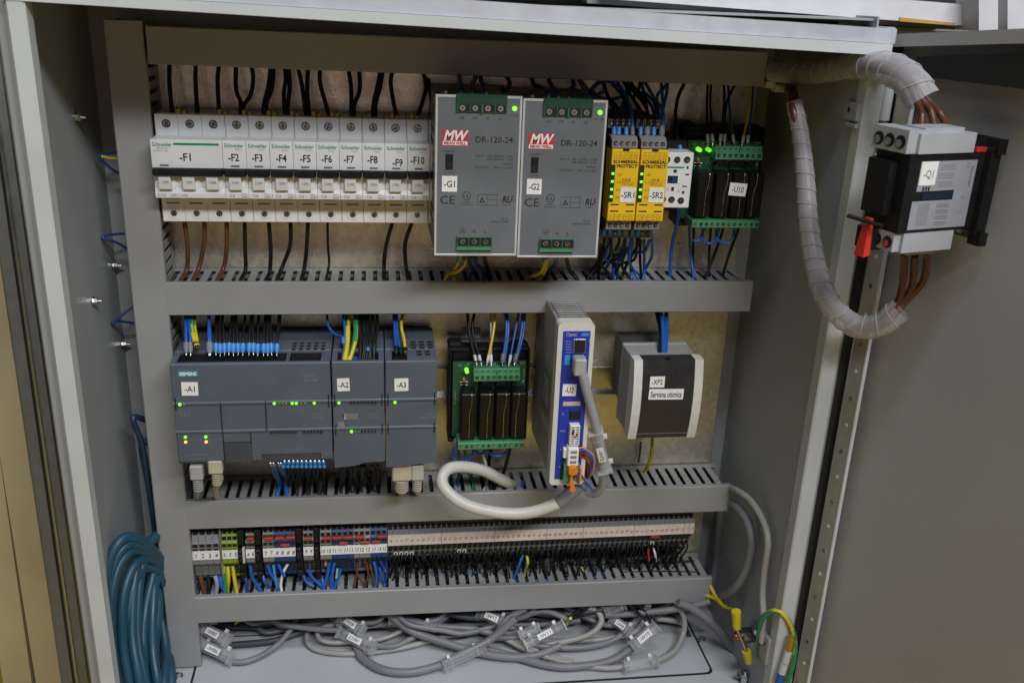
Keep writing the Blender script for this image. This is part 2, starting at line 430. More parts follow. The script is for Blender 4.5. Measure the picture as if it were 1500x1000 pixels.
# upper neighbour housing above the cabinet
t=thing('upper_housing',at(1200,10,150),'white housing with pale posts directly above the cabinet','housing'); O=at(1200,10,150)
def strip(name,pts,D,th,mt,parent):
    k=MB(); V=[at(x,y,D) for x,y in pts]; V=[(p[0]-O[0],p[1]-O[1],p[2]-O[2]) for p in V]; V+=[(x,y-th,z) for x,y,z in V]
    k.hexa(V,mt); return part(name,k,parent)
strip('beam',[(700,-30),(1434,11),(1520,20),(1520,60)][:2]+[(1434,42),(700,-22)],120,60,roomw,t)
strip('beam',[(880,-36),(1440,9),(1440,40),(880,-2)],128,60,roomw,t)
strip('edge_profile',[(860,-3),(1400,38),(1400,44),(860,5)],122,40,profm,t)
strip('orange_seal',[(1318,25.5),(1400,34),(1400,38),(1318,31.5)],129,6,mat('seal_orange',(.50,.30,.09),.5),t)
strip('post',[(1434,-20),(1462,-20),(1462,46),(1434,46)],150,30,roomw,t)
strip('post',[(1476,-20),(1530,-20),(1530,46),(1476,46)],150,30,roomw,t)
strip('panel',[(1300,-60),(1540,-60),(1540,46),(1300,46)],60,10,mat('neighbour_grey',(.22,.22,.21),.5),t)
strip('gap_shade_sheet',[(600,-60),(1400,-60),(1400,44),(600,6)],100,10,roomd,t)  # dark sheet standing in for the shade in the gap above the cabinet

#@@CABINET
# ================================================================ cabinet
XL,XR,DB,DF,ZF=-59.,532.,-18.,163.,-490.
cab=thing('control_cabinet',(236,70,ZF),'open grey steel control cabinet holding the mounting plate and all the wired devices','cabinet')
OC=(236,70,ZF)
def cb(): return MB()
def cpart(name,mb,parent=None,label=None):
    mb.v=[(x-OC[0],d-OC[1],z-OC[2]) for x,d,z in mb.v]; return part(name,mb,parent or cab,label)
k=cb(); k.box(XL-1.5,XR+1.5,DB-1.5,DB,ZF-1.5,150,paint); cpart('back_panel',k)
k=cb(); k.box(XL-1.5,XL,DB,DF-2,ZF-1.5,135,paint); lw=cpart('side_panel',k)
k=cb(); k.box(XR,XR+1.5,DB,DF-2,ZF-1.5,135,paint); rw=cpart('side_panel',k)
k=cb(); k.box(XL,XR,DB,DF-6,132,133.5,paint); cpart('top_panel',k)
k=cb(); k.box(XL,XR,DB,DF-2,ZF-2,ZF,paintw)
cpart('bottom_panel',k)
# gland plate with rounded corners and its dark joint
def rr(x0,x1,d0,d1,r,n=5):
    o=[]
    for cx,cd,a in((x1-r,d1-r,0),(x0+r,d1-r,90),(x0+r,d0+r,180),(x1-r,d0+r,270)):
        for i in range(n+1):
            g=math.radians(a+90*i/n); o.append((cx+r*math.cos(g),cd+r*math.sin(g)))
    return o
k=cb(); k.prismz(rr(-9,502.5,4,104,7),ZF-1,ZF+.35,tape); cpart('gland_joint',k)
k=cb(); k.prismz(rr(-6.5,500,6.5,101.5,6),ZF-1,ZF+.9,paintw); cpart('gland_plate',k)
# front frame: cream inner lip, rebate and outer rim on each side
k=cb(); k.box(-59,-47,150,DF+1.5,ZF-10,128,creamp,1.2); cpart('frame_lip',k)
k=cb(); k.box(-70,-59.2,120,153,ZF-10,142,paint,1.5); cpart('frame_rim',k)
k=cb(); k.box(531,545,150,DF+1.5,ZF-10,116,creamp,1.2); cpart('frame_lip',k)
k=cb(); k.box(545.2,553,120,152,ZF-10,128,paint,1.0); cpart('frame_rim',k)
def slant(name,xa,za0,za1,xb,zb0,zb1,d0,d1,mt):
    k=cb(); k.hexa([(xa,d0,za0),(xa,d1,za0),(xa,d1,za1),(xa,d0,za1),(xb,d0,zb0),(xb,d1,zb0),(xb,d1,zb1),(xb,d0,zb1)],mt); return cpart(name,k)
slant('frame_lip',-60,124.5,131,545,108.5,116.5,140,DF+2,creamp)
alum=mat('frame_top_zinc',(.55,.58,.64),.35,.25,var=.05)
slant('frame_rim',-60,131.2,143,548,116.7,127,138,DF-1,alum)
k=cb(); k.cyl((538,152,112),(538,152,121),9,alum,n=20); k.box(528,548,146,160,119,125,alum,2); cpart('corner_joint',k)
# screws through the left wall
def wallscrew(px,py,X,s=1,r=3.3,parent=None):
    p=atx(px,py,X); k=cb(); k.cyl((X,p[1],p[2]),(X+s*1.2,p[1],p[2]),r*1.25,steel,n=18); k.cyl((X+s*1.2,p[1],p[2]),(X+s*4.5,p[1],p[2]),r*.85,steel,n=6,smooth=False); k.cyl((X+s*4.5,p[1],p[2]),(X+s*8,p[1],p[2]),r*.45,steel,r1=r*.3,n=10)
    return cpart('wall_screw',k,parent)
for q in((110,172),(135,441),(165,389),(178,504)): wallscrew(*q,XL,parent=lw)
for q in((1300,150),):pass
# small lugs on the right wall
for (x0,x1,y0,y1) in((1239,1264,149,178),(1243,1260,180,188)):
    a=atx((x0+x1)/2,(y0+y1)/2,XR); k=cb(); hx=11 if x1-x0>20 else 8; hz=(y1-y0)/2.2/2
    k.box(XR-3.5,XR,a[1]-hx,a[1]+hx,a[2]-hz,a[2]+hz,paint,.8)
    if hz>4: k.cyl((XR-3.9,a[1]-2,a[2]+1),(XR-3.5,a[1]-2,a[2]+1),1.8,darkp)
    cpart('lug',k,rw)
a=atx(1125,945,XR); k=cb(); k.box(XR-4,XR,a[1]-9,a[1]+8,a[2]-16,a[2]+12,paint,.8); k.cyl((XR-4.3,a[1],a[2]+3),(XR-4,a[1],a[2]+3),2,darkp); cpart('lug',k,rw)
# hook shaped clips and screws in the floor
for (x,y) in((1028,940),(263,993),(340,927),):
    p=atz(x,y,ZF); k=cb(); pts=[(p[0]-2.6,p[1],ZF-1),(p[0]-2.6,p[1],ZF+4.5),(p[0]-1,p[1],ZF+6.8),(p[0]+1.4,p[1],ZF+6.6),(p[0]+2.8,p[1],ZF+4.6),(p[0]+2.4,p[1],ZF+2.2)]
    k.tube(pts,.9,steeld,n=7); cpart('floor_hook',k)
p=atz(1005,919,ZF); k=cb(); k.cyl((p[0],p[1],ZF),(p[0],p[1],ZF+1.2),2.2,darkp); cpart('floor_screw',k)
p=atz(1090,996,ZF); k=cb(); k.cyl((p[0],p[1],ZF),(p[0],p[1],ZF+2),8,steel,n=20); k.cyl((p[0],p[1],ZF+2),(p[0],p[1],ZF+9),5,steel,n=6,smooth=False); k.cyl((p[0]-11,p[1],ZF+5),(p[0]+11,p[1],ZF+5),1.4,steeld,n=8); k.cyl((p[0],p[1],ZF+9),(p[0],p[1],ZF+12),2.6,steel,n=10); cpart('floor_bolt',k)
# hinges on the right frame
for z in(62,-452):
    k=cb(); k.cyl((551,158,z-26),(551,158,z-2),4.6,creamp,n=16); k.cyl((551,158,z),(551,158,z+24),4.6,creamp,n=16); k.cyl((551,158,z-40),(551,158,z+40),2.6,steel,n=12); k.cyl((551,158,z-42),(551,158,z-29),3.8,steel,n=12)
    k.box(545,549,150,158,z-24,z+24,paint); cpart('hinge',k)
k=cb(); k.box(553.2,562,110,151,-520,118,tape); cpart('gasket',k)
# mounting plate
pl=thing('mounting_plate',(236,-2,-480),'galvanised mounting plate across the back of the cabinet, speckled grey','plate'); pt=MB()
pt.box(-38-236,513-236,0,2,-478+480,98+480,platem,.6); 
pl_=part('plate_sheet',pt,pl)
# DIN rails
def rail(x0,x1,zc,label):
    t=thing('din_rail',((x0+x1)/2,0,zc),label,'mounting rail','steel mounting rails behind the devices'); L=(x1-x0)/2
    k=MB(); k.prism([(0,-12.5),(0,12.5),(6.2,12.5),(6.2,17.5),(7.4,17.5),(7.4,11.3),(1.2,11.3),(1.2,-11.3),(7.4,-11.3),(7.4,-17.5),(6.2,-17.5),(6.2,-12.5)],-L,L,alu)
    part('rail_profile',k,t)
    return t
rail(-2,508,0,'steel mounting rail behind the row of circuit breakers and power supplies')
rail(-2,480,-214,'steel mounting rail behind the blue-grey controllers and the relay board')
rail(-4,500,-366,'steel mounting rail carrying the long row of terminal blocks')

#@@DOOR
# ================================================================ door (opened past a right angle), built in its own frame: x' along the door, d' = normal to the inside
TH=math.radians(15)
dd=(math.sin(TH),math.cos(TH)); nn=(-math.cos(TH),math.sin(TH))
HX,HD=573.,175.
def DW(s,n,z): return (HX+dd[0]*s+nn[0]*n,HD+dd[1]*s+nn[1]*n,z)
def ztop(s): return 123+.10*min(max(s,0),140)
k=MB()
def dbox(k,s0,s1,n0,n1,z0,z1,mt,za=None):
    f=(lambda s:z1) if za is None else (lambda s:ztop(s)-za)
    V=[DW(s0,n0,z0),DW(s1,n0,z0),DW(s1,n1,z0),DW(s0,n1,z0),DW(s0,n0,f(s0)),DW(s1,n0,f(s1)),DW(s1,n1,f(s1)),DW(s0,n1,f(s0))]
    k.hexa([(x-OC[0],d-OC[1],z-OC[2]) for x,d,z in V],mt)
def dpart(name,k,parent=None): return part(name,k,parent or door)
k=MB(); dbox(k,-30,140,-1.5,0,-520,0,doorp,za=1); dbox(k,140,560,-1.5,0,-520,0,doorp,za=1)
door=part('door',k,cab)
k=MB(); dbox(k,-30,140,-1,17,100,0,doorp,za=0); 
# top fold: replace the simple block by an L shaped fold
k=MB()
for s0,s1 in((-30,140),(140,560)):
    V=[]
    for s in(s0,s1):
        z=ztop(s)
        V.append([DW(s,-1.5,z),DW(s,17,z),DW(s,17,z-9),DW(s,15.6,z-9),DW(s,15.6,z-1.4),DW(s,-1.5,z-1.4)])
    a,b=V; n6=6; vs=[(x-OC[0],d-OC[1],zz-OC[2]) for x,d,zz in a+b]
    k.add(vs,[tuple(range(6)),tuple(range(6,12))]+[(i,(i+1)%6,6+(i+1)%6,6+i) for i in range(6)],doorp)
dpart('door_fold',k)
k=MB(); dbox(k,-30,-28.4,-1,17,-520,0,doorp,za=1.5); dpart('door_fold',k)
# perforated stiffening rail along the hinge side
k=MB(); dbox(k,-19,-4,8,10,-455,96,mat('door_rail_paint',(.38,.38,.35),.45)); dbox(k,-4,-2.6,7.5,10.6,-520,96,roomw)
rl=dpart('door_rail',k)
for i in range(23):
    z=80-i*24.3; c=DW(-11.5,10.05,z); e=DW(-11.5,10.5,z); k=MB(); k.cyl(tuple(c[j]-OC[j] for j in range(3)),tuple(e[j]-OC[j] for j in range(3)),1.7,whitep if i%2 else steel,n=10); part('rail_hole',k,rl)
k=MB(); dbox(k,-3,140,2,14,96,0,tape,za=14); dbox(k,140,560,2,14,100,0,tape,za=14); dpart('seal',k)

#@@DUCTS
# ================================================================ wiring ducts
def slat_mesh():
    k=MB()   # one tooth of a slotted duct wall: x along the duct, d outwards, 1.2 thick in z
    prof=[(-3.1,8),(-3.1,25),(-2.8,26),(-2.8,28),(-3.1,29),(-3.1,44.5),(-5,46.6),(5,46.6),(3.1,44.5),(3.1,29),(2.8,28),(2.8,26),(3.1,25),(3.1,8)]
    k.prismz(prof,-1.3,0,ductm); return k.mesh('slat')
SLAT=slat_mesh()
def duct(label,xa,xb,zt,h=26,zr=0,both=False,slotx=None,slats=True):
    """horizontal duct, top face at zt, zr = drop of the right end"""
    L=xb-xa; t=thing('wiring_duct',(xa,0,zt),label,'wiring duct','grey plastic wiring ducts'); t.rotation_euler=(0,math.atan2(zr,L),0)
    k=MB(); k.box(0,L,2,3.5,-h,0,ductm); k.box(0,L,3.5,8,-1.3,0,ductm); k.box(0,L,3.5,49,-h,-h+1.3,ductm); k.box(0,.9,3.5,49,-h+1.3,-1.3,ductd); part('base_channel',k,t)
    k=MB(); k.prism([(45.5,.3),(45.5,1.3),(50.2,1.6),(51.2,.8),(51.2,-h-.8),(50.2,-h-1.6),(45.5,-h-1.3),(45.5,-h-.3),(49.6,-h-.3),(49.6,.3)],0,L,ductm); part('lid',k,t)
    n=int(L//10); off=(L-n*10)/2+5
    for i in range(n):
        if not slats: break
        o=bpy.data.objects.new('slat',SLAT); COL.objects.link(o); o.parent=t; o.location=B((off+i*10 if slotx is None else (slotx+5-xa)%10+i*10,0,0))
    if not slats:
        k=MB(); k.box(0,L,8,47,-1.3,0,ductm); part('closed_side',k,t)
    return t
DT=duct('top wiring duct, shaded under the cabinet roof above the breakers',0.5,498,105.3,25,4)
D2=duct('second wiring duct, below the breakers and power supplies',-3.5,511.8,-98.3,26,0,slotx=281-0)
D3=duct('third wiring duct, between the controllers and the terminal row',-2.5,516.5,-306.4,26,2)
D4=duct('lowest wiring duct, under the row of terminal blocks',-2.5,510,-410,26,5)
# tall duct on the left
t=thing('wiring_duct',(-29,0,-487),'tall upright wiring duct down the left side of the plate','wiring duct','grey plastic wiring ducts')
H=597; k=MB(); k.box(0,25.5,2,3.5,0,H,ductm); k.box(0,1.3,3.5,49,0,H,ductm); k.box(24.2,25.5,3.5,8,0,H,ductm); part('base_channel',k,t)
k=MB(); k.prismz([(-1.2,45.5),(-1.2,50.4),(-.2,51.4),(26.2,51.4),(27.2,50.4),(27.2,45.5),(26.2,45.5),(26.2,49.8),(-.2,49.8),(-.2,45.5)],0,H,ductm); part('lid',k,t)
for i in range(58):
    o=bpy.data.objects.new('slat',SLAT); COL.objects.link(o); o.parent=t; o.rotation_euler=(0,math.radians(90),0); o.location=B((25.5,0,8+i*10))
# loose wires lying inside the ducts, glimpsed through the slots
def bundle(x0,x1,z,seed,n=14,zs=22,label='',cols=None):
    rng=random.Random(seed); k=MB()
    for i in range(n):
        m_=(wblack if i<n*.6 else rng.choice([wblue,wblue,wdblue,wyel,cabl])); d=rng.uniform(10,44); zz=z-rng.uniform(4 if m_ is not wblack else 3,zs-3)
        xa,xb=(x0,x1) if m_ is wblack else (lambda c,h:(max(x0,c-h),min(x1,c+h)))(rng.uniform(x0,x1),rng.uniform(25,70))
        pts=[(x,d+rng.uniform(-4,4),zz+rng.uniform(-2,2)) for x in [xa+(xb-xa)*q/9 for q in range(10)]]
        pts=[(a,min(max(b,6),46),c) for a,b,c in pts]
        k.tube(pts,1.3,m_,n=6,sub=3)
    for i in range(30):  # packed bed of black wires, added to darken the inside of the duct
        d=8+i%15*2.4; zz=z-(6.5 if i<15 else 9)+rng.uniform(-1.2,1.2); k.tube([(x0+(x1-x0)*q/9,d+rng.uniform(-1,1),zz+rng.uniform(-1,1)) for q in range(10)],1.5,wblack,n=5,sub=2)
    for i in range(60):   # extra black wires lengthways at the bottom, added so the slots look dark
        x=rng.uniform(x0,x1-60); d=rng.uniform(8,44); zz=z-zs+rng.uniform(0,6); k.tube([(x,d,zz),(x+30,d+rng.uniform(-3,3),zz+2),(x+60,d,zz)],1.5,wblack,n=5,sub=2)
    o=solo('duct_wires',k,label,'wires',kind='stuff'); return o
bundle(2,505,-100,1,26,label='mixed wires lying inside the second duct, seen through its slots')
bundle(2,508,-308,2,30,label='mixed wires lying inside the third duct, seen through its slots')
bundle(2,500,-412,3,34,label='mixed wires lying inside the lowest duct, seen through its slots')
k=MB()
for i in range(16):
    x=-29+random.uniform(4,22); d=random.uniform(9,44); pts=[(x+random.uniform(-3,3),d+random.uniform(-4,4),-470+z*62) for z in range(10)]; k.tube(pts,1.3,random.choice([wblack,wblack,wblack,wdblue]),n=6,sub=3)
solo('duct_wires',k,'mixed wires standing inside the tall left duct','wires',kind='stuff')
#@@DEVICES
# ================================================================ circuit breakers
screwm=mat('breaker_screw',(.36,.37,.39),.3,1,var=.35,vs=500)
def breaker(x0,n,tagtxt,label,desc_off=0,first=False):
    W=18*n; t=thing('circuit_breaker',(x0,0,0),label,'circuit breaker','white circuit breakers in the top row')
    k=MB(); k.box(.12,W-.12,7.5,48.5,-45.5,41,mcbm,.7)
    k.box(.12,W-.12,44,49.2,-45.3,-22.6,mcbc,.5)
    for i in range(n):
        for z in(-25.6,-29.6): k.box(18*i+4,18*i+14.2,49,49.5,z-.75,z+.45,greyink)
        if i: k.box(18*i-.12,18*i+.12,44,48.6,24,40.5,greyink); k.box(18*i-.12,18*i+.12,49,49.3,-45,-30.5,greyink)
    part('body',k,t)
    k=MB(); k.prism([(48,24.2),(68.6,24.2),(69.7,23.4),(69.7,2.6),(66,2.2),(66,-14),(67.6,-18),(67.6,-21.6),(66.8,-22.3),(48,-22.3)],.15,W-.15,mcbm); nose=part('front_cover',k,t)
    k=MB(); d=69.8
    k.text('Schneider',1.6,20.6,d,2.9,sgreen,al='l',w=14.6,bold=.02)
    if n>1:
        k.box(17.5,51.5,69.5,69.85,20.2,21.9,sgreen); k.text('Electric',9,17.8,d,1.4,greyink,w=8); k.text('iC60N C 10A',2,15.6,d,1.4,greyink,al='l',w=11)
        k.text(tagtxt,25.5,11,d,5.8,ink,w=8.6,bold=.022); k.box(6,12.5,69.5,69.85,3.6,5.2,greyink); k.text('C10',2,-19.5,67.75,2.6,greyink,al='l'); k.text('400V~ 10000',12,-19.6,67.75,1.6,greyink,al='l',w=13)
    else:
        k.text('Electric',12,17.6,d,1.1,greyink,w=4.5)
        dx,dz,_=desc_off
        k.text(tagtxt,8.2+dx,11.3+dz,d,5.7,ink,w=2.75*len(tagtxt),bold=.022); k.box(5.8,12.3,69.5,69.85,3.6,5.2,greyink)
        k.text('C6',3.2,-19.3,67.75,2.5,greyink,al='l'); k.text('230V~',14.5,-18.0,67.75,1.3,greyink); k.text('6000',14.5,-20.3,67.75,1.6,greyink)
    part('lettering',k,t)
    for i in range(n):
        X=18*i+(7.9 if n==1 else 8.4)
        k=MB(); k.cyl((X+.6,64,-9.4),(X+.6,66.9,-9.4),8.3,mcbc,r1=7.7,n=26,smooth=False);
        k.box(X-4.2,X+5.2,66.6,67.5,-16.6,-14.8,whitep)
        part('toggle_recess',k,t)
        k=MB(); k.prism([(60,-1),(72.5,-1),(70.6,-14.2),(66,-14.8),(60,-14.8)],X-4.0,X+5.0,mcbm); k.text('I.ON',X+.8,-8.3,71.9,2.0,greyink,w=5); 
        
        part('toggle',k,t)
    k=MB(); k.box(.5,W-.5,62,74.5,-3.4,2.4,blackp,1.2); part('toggle_bar',k,t)
    for i in range(n):
        k=MB(); k.screw(9+18*i,33.7,48.5,3.2,mcbm,screwm); part('screw',k,t)
        k=MB(); k.screw(9+18*i,-38.2,49.1,3.1,mcbm,screwm); part('screw',k,t)
    return t
breaker(0,3,'-F1','wide three-pole white circuit breaker with a green line and sticker mark -F1','')
offs=[(0,0,0),(0,0,0),(.6,0,0),(1.2,0,0),(0,0,0),(-.6,0,0),(0,0,0),(2.0,-2,0),(0,0,0)]
brks=[]
for i in range(9):
    brks.append(breaker(54+18*i,1,'-F%d'%(i+2),'narrow white circuit breaker marked -F%d in the top row'%(i+2),offs[i]))
for j,px in enumerate((265,325,361,397,431,463,490,578,607)):
    k=MB(); p=at(px,163,44); k.box(p[0]-3.6,p[0]-.6,36,44,39,44.5,wyel,.4); k.box(p[0]+.8,p[0]+3.6,36,44,39,43.2,wyel,.4); k.box(p[0]-4,p[0]+4,34,40,39,41.5,mat('comb_olive',(.20,.16,.02),.5))
    solo('terminal_clip',k,'small yellow terminal clip behind breaker top, %s from the left'%('first second third fourth fifth sixth seventh eighth ninth'.split()[j]),'clip','yellow terminal clips behind the breakers')
# end piece half hidden behind the first supply
t=thing('auxiliary_block',(216,0,0),'sliver of a white block between breaker -F10 and the first power supply','breaker accessory')
k=MB(); k.box(.2,3.2,8,48.5,-45.4,41,mcbm,.5); part('body',k,t); k=MB(); k.box(.2,3.2,48.4,68.5,-22,24,mcbm,.5); part('front_cover',k,t); k=MB(); k.box(.4,3.2,68.5,73,-3.4,2.4,blackp,.5); part('toggle_bar',k,t)
# ================================================================ power supplies
def supply(x0,z0,tg,label,w=66.2):
    t=thing('power_supply',(x0,0,z0),label,'power supply','grey power supplies')
    k=MB(); k.box(.3,w-.3,8,105.4,-62.2,61.6,psud,.8)
    for i in range(7):
        for j in range(9): k.cyl((.1,30+i*9,-40+j*9),(.35,30+i*9,-40+j*9),2,darkp,n=8)
    part('casing',k,t)
    k=MB(); B_=2.0
    k.box(0,w,105.4,107.6,60.6,62.6,psub,.3); k.box(0,w,105.4,107.6,-62.6,-60.8,psub,.3); k.box(0,B_-.2,105.4,107.6,-60.8,60.6,psub,.3); k.box(w-B_+.2,w,105.4,107.6,-60.8,60.6,psub,.3); part('border',k,t)
    k=MB(); k.box(B_-.2,w-B_+.2,105.4,107.2,-60.8,60.6,psug); fp=part('front_panel',k,t)
    k=MB(); k.box(15.5,54.5,92,108.6,49.6,63.0,termg,.5); k.box(15.8,54.2,108.6,109.1,56.6,62.9,mat('terminal_dark_green',(.008,.05,.028),.4)); 
    k.box(16.2,53.8,108.5,108.75,50.4,56,darkp)
    for i in range(4): k.box(16.4+i*9.5,17.2+i*9.5,108.5,109.5,50,56.4,termg)
    k.box(34.4,35.8,108.5,109.8,49.8,56.4,termg)
    b=part('terminal_block',k,t)
    for i in range(4): k=MB(); k.screw(20.3+i*9.7,53.2,109,2.5,None,steel); part('screw',k,b)
    k=MB(); k.box(17.5,46,92,108.6,-57.6,-46.6,termg,.5); k.box(18.2,45.3,108.5,108.75,-53.9,-47.4,darkp); k.box(17.7,45.8,108.5,109.8,-57.2,-55,termg2)
    for i in(0,1,2,3): k.box(17.9+i*9.1,18.6+i*9.1,108.5,109.5,-54.4,-47,termg)
    b=part('terminal_block',k,t)
    for i in range(3): k=MB(); k.screw(22.6+i*9.1,-50.6,109,2.5,None,steel); part('screw',k,b)
    k=MB(); k.disc(60.3,53.4,107.2,1.9,ledg,h=.7,n=16); part('indicator_lamp',k,t)
    k=MB(); d=107.3
    k.box(5,25.5,106.9,107.35,24.4,36.5,redl); k.text('MW',15.2,32.4,107.45,7.2,sticker,w=17,shear=.25,bold=.035); k.box(5.8,24.8,107.2,107.4,24.9,28,sticker); k.text('MEAN WELL',15.3,26.5,107.5,2.1,redl,w=17,bold=.04); part('logo',k,t)
    k=MB()
    k.text('DR-120-24',31,29.6,d,4.6,ink,al='l',w=29,bold=.01)
    for i,s in enumerate(('+V','+V','-V','-V')): k.text(s,20.3+i*9.7,45.6,d,2.4,ink,bold=.01)
    k.text('DC OK',60.2,48.2,d,1.5,ink)
    k.text('230VAC',11,20.3,d,1.8,ink); k.text('115VAC',11,3.8,d,1.8,ink)
    for s,x,z in(('INPUT: 100-120VAC  3.3A',31,17),('200-240VAC  2.0A',40,14.6),('50/60Hz',52.5,11.2),('OUTPUT:    24V = = 5.0A',31,8.2)): k.text(s,60.5,z,d,1.65,greyink if 0 else ink,al='r',w=60.5-x)
    k.text('CE',10.2,-17.4,d,6.6,ink,w=11.5)
    k.ring(25,-14.2,107.1,3.4,2.9,.15,ink,n=20); k.text('UL',25,-14.2,d,2.8,ink); k.text('LISTED',25,-19,d,1.1,ink,w=7); k.text('IND. CONT. EQ.',25,-21,d,1.0,ink,w=10)
    for a in((33.5,49.5,-21.6,-21.3),(33.5,49.5,-13.2,-12.9),(33.5,33.8,-21.6,-12.9),(49.2,49.5,-21.6,-12.9),(41,41.3,-21.6,-12.9),(41,49.5,-17.4,-17.1)): k.box(a[0],a[1],107,107.3,a[2],a[3],ink)
    k.add([(35,d,-19.3),(39.6,d,-19.3),(37.3,d,-14.8)],[(0,1,2)],ink); k.add([(36.3,d+.05,-18.7),(38.3,d+.05,-18.7),(37.3,d+.05,-16.3)],[(0,1,2)],psug)
    k.text('RU',57,-16.6,d,5.2,ink,w=7.5,shear=.2,bold=.03); k.text('c',52,-17,d,2,ink); k.text('us',62.2,-17,d,1.6,ink); k.text('E183223',57,-21,d,1.2,ink)
    k.text('M5120',58.5,-32.2,d,1.5,ink,al='r'); k.text('MADE IN CHINA',59,-34.6,d,1.5,ink,al='r',w=15)
    k.ring(22.6,-41.8,107.1,2.6,2.3,.15,ink,n=18); k.box(22.4,22.8,107,107.3,-42,-40.2,ink); k.box(21.2,24,107,107.3,-42.2,-41.9,ink); k.box(21.8,23.4,107,107.3,-43,-42.7,ink)
    k.text('N',31.7,-42.6,d,2.6,ink,bold=.01); k.text('L',40.8,-42.6,d,2.6,ink,bold=.01)
    part('lettering',k,t)
    k=MB(); k.box(8,14,106.8,107.5,6,18.2,darkp); k.box(8.7,13.3,107.4,107.9,12.5,17.4,blackp,.3); part('voltage_switch',k,t)
    part('sticker',sticker_mb(5.6,17.4,-11,1.2,107.3,tg,h=5,w=8.6),t)
    k=MB(); k.cyl((8,98,61.5),(8,98,64.6),3.4,steeld,n=14); part('case_screw',k,t)
    return t
supply(217.9,4.8,'-G1','left grey power supply with red logo and white sticker -G1')
supply(284.7,3.4,'-G2','right grey power supply with red logo and white sticker -G2')
# ================================================================ safety relays
def safety(x0,tg,label):
    t=thing('safety_relay',(x0,0,-1.6),label,'safety relay','yellow safety relays'); w=23.2
    k=MB(); k.prism([(8,-50),(8,50),(60,50),(60,42),(88,37),(92,30),(96,29),(96,-29),(92,-30),(88,-37),(60,-42),(60,-50)],.3,w-.3,blackp); part('housing',k,t)
    k=MB(); k.box(.2,w-.2,80,99,-29,29.1,yel,.5); k.box(9,14,98,99.8,28.2,29.6,blackp); k.box(8.5,12.5,98,99.8,-29.6,-28.6,blackp); part('front_cover',k,t)
    for s in(1,-1):
        k=MB(); z0,z1=(29.4,38.2) if s>0 else (-38.6,-29.6)
        k.prism([(70,z0),(94,z0),(94,z0+s*0+ (5.4 if s>0 else 9)),(88,z1),(70,z1)] if s>0 else [(70,z1),(94,z1),(94,z0+1.6),(90,z0),(70,z0)],.9,w-1.3,greyt)
        for i in range(4):
            xx=4+i*4.95; k.disc(xx,z0+3.6 if s>0 else z1-4.2,94,1.9,darkp,h=.15); k.disc(xx+.4,(z0+3.6 if s>0 else z1-4.2)-.2,94,1.3,steel,h=.3,n=10)
        part('terminal_block',k,t)
    for s in(1,-1): # second, deeper terminal row
        k=MB(); z=46 if s>0 else -45.5; k.box(1,w-1.2,50,74,z-3.8,z+3.8,greyt2,.4)
        for i in range(4): k.disc(4+i*4.95,z,74,1.9,darkp,h=.15); k.disc(4.3+i*4.95,z,74,1.2,steel,h=.3,n=10)
        part('terminal_block',k,t)
    k=MB(); d=99.15
    for zz,hh in((27,1),(24.2,1),(21.6,1)): k.box(1.6,21.8,98.8,99.1,zz-.12,zz+.12,yeld)
    for r in(25.6,22.9): k.text('11 21 13 23 A1' if r>24 else '12 22 X1 X2 A2',11.7,r,d,1.9,yeld,w=19)
    k.text('SCHMERSAL',11.9,19.4,d,2.5,ink,w=20.4,bold=.035); k.text('PROTECT',13.2,15.9,d,2.5,ink,w=17,bold=.035)
    for s,z in(('UB',9.4),('Ui',3.2),('K1',-2.9),('K2',-9)): k.text(s,7.6,z-.3,d,1.9,yeld,w=3.4,bold=.01)
    k.text('SRB',9.8,4.8,d,2.6,yeld,al='l',w=7.6,bold=.02); k.text('301LC',9.8,1.7,d,2.6,yeld,al='l',w=10.4,bold=.02)
    for z in(-15.4,-20.8):
        for x in(2,14.8): k.box(x,x+6.8,98.8,99.12,z-.55,z+.55,blackp)
    for zz in(-23.2,-25.6,-28): k.box(1.4,21.4,98.8,99.1,zz-.12,zz+.12,yeld)
    for i in range(6): k.box(1.4+i*4,1.65+i*4,98.8,99.1,-28,-23.2,yeld)
    k.text('14 24 32 A2 Y2',11.5,-24.4,d,1.7,yeld,w=19); k.text('X3 Y1 22 34',11.5,-26.8,d,1.7,yeld,w=19)
    part('lettering',k,t)
    k=MB(); k.box(0.1,3.7,98.8,99.25,-13.2,17,mat('lamp_window_green',(.01,.035,.02),.3)); wn=part('lamp_window',k,t)
    for z in(9.8,3.5,-2.9,-8.8): k=MB(); k.box(.8,3.1,99.2,99.7,z-1.0,z+1.0,ledg,.4); part('indicator_lamp',k,wn)
    part('sticker',sticker_mb(9.4,21.9,-13.3,-1.2,99.2,tg,h=5,w=11),t)
    return t
safety(359,'-SR1','left yellow safety relay with four green lamps and white sticker -SR1')
safety(382.9,'-SR2','right yellow safety relay with four green lamps and white sticker -SR2')
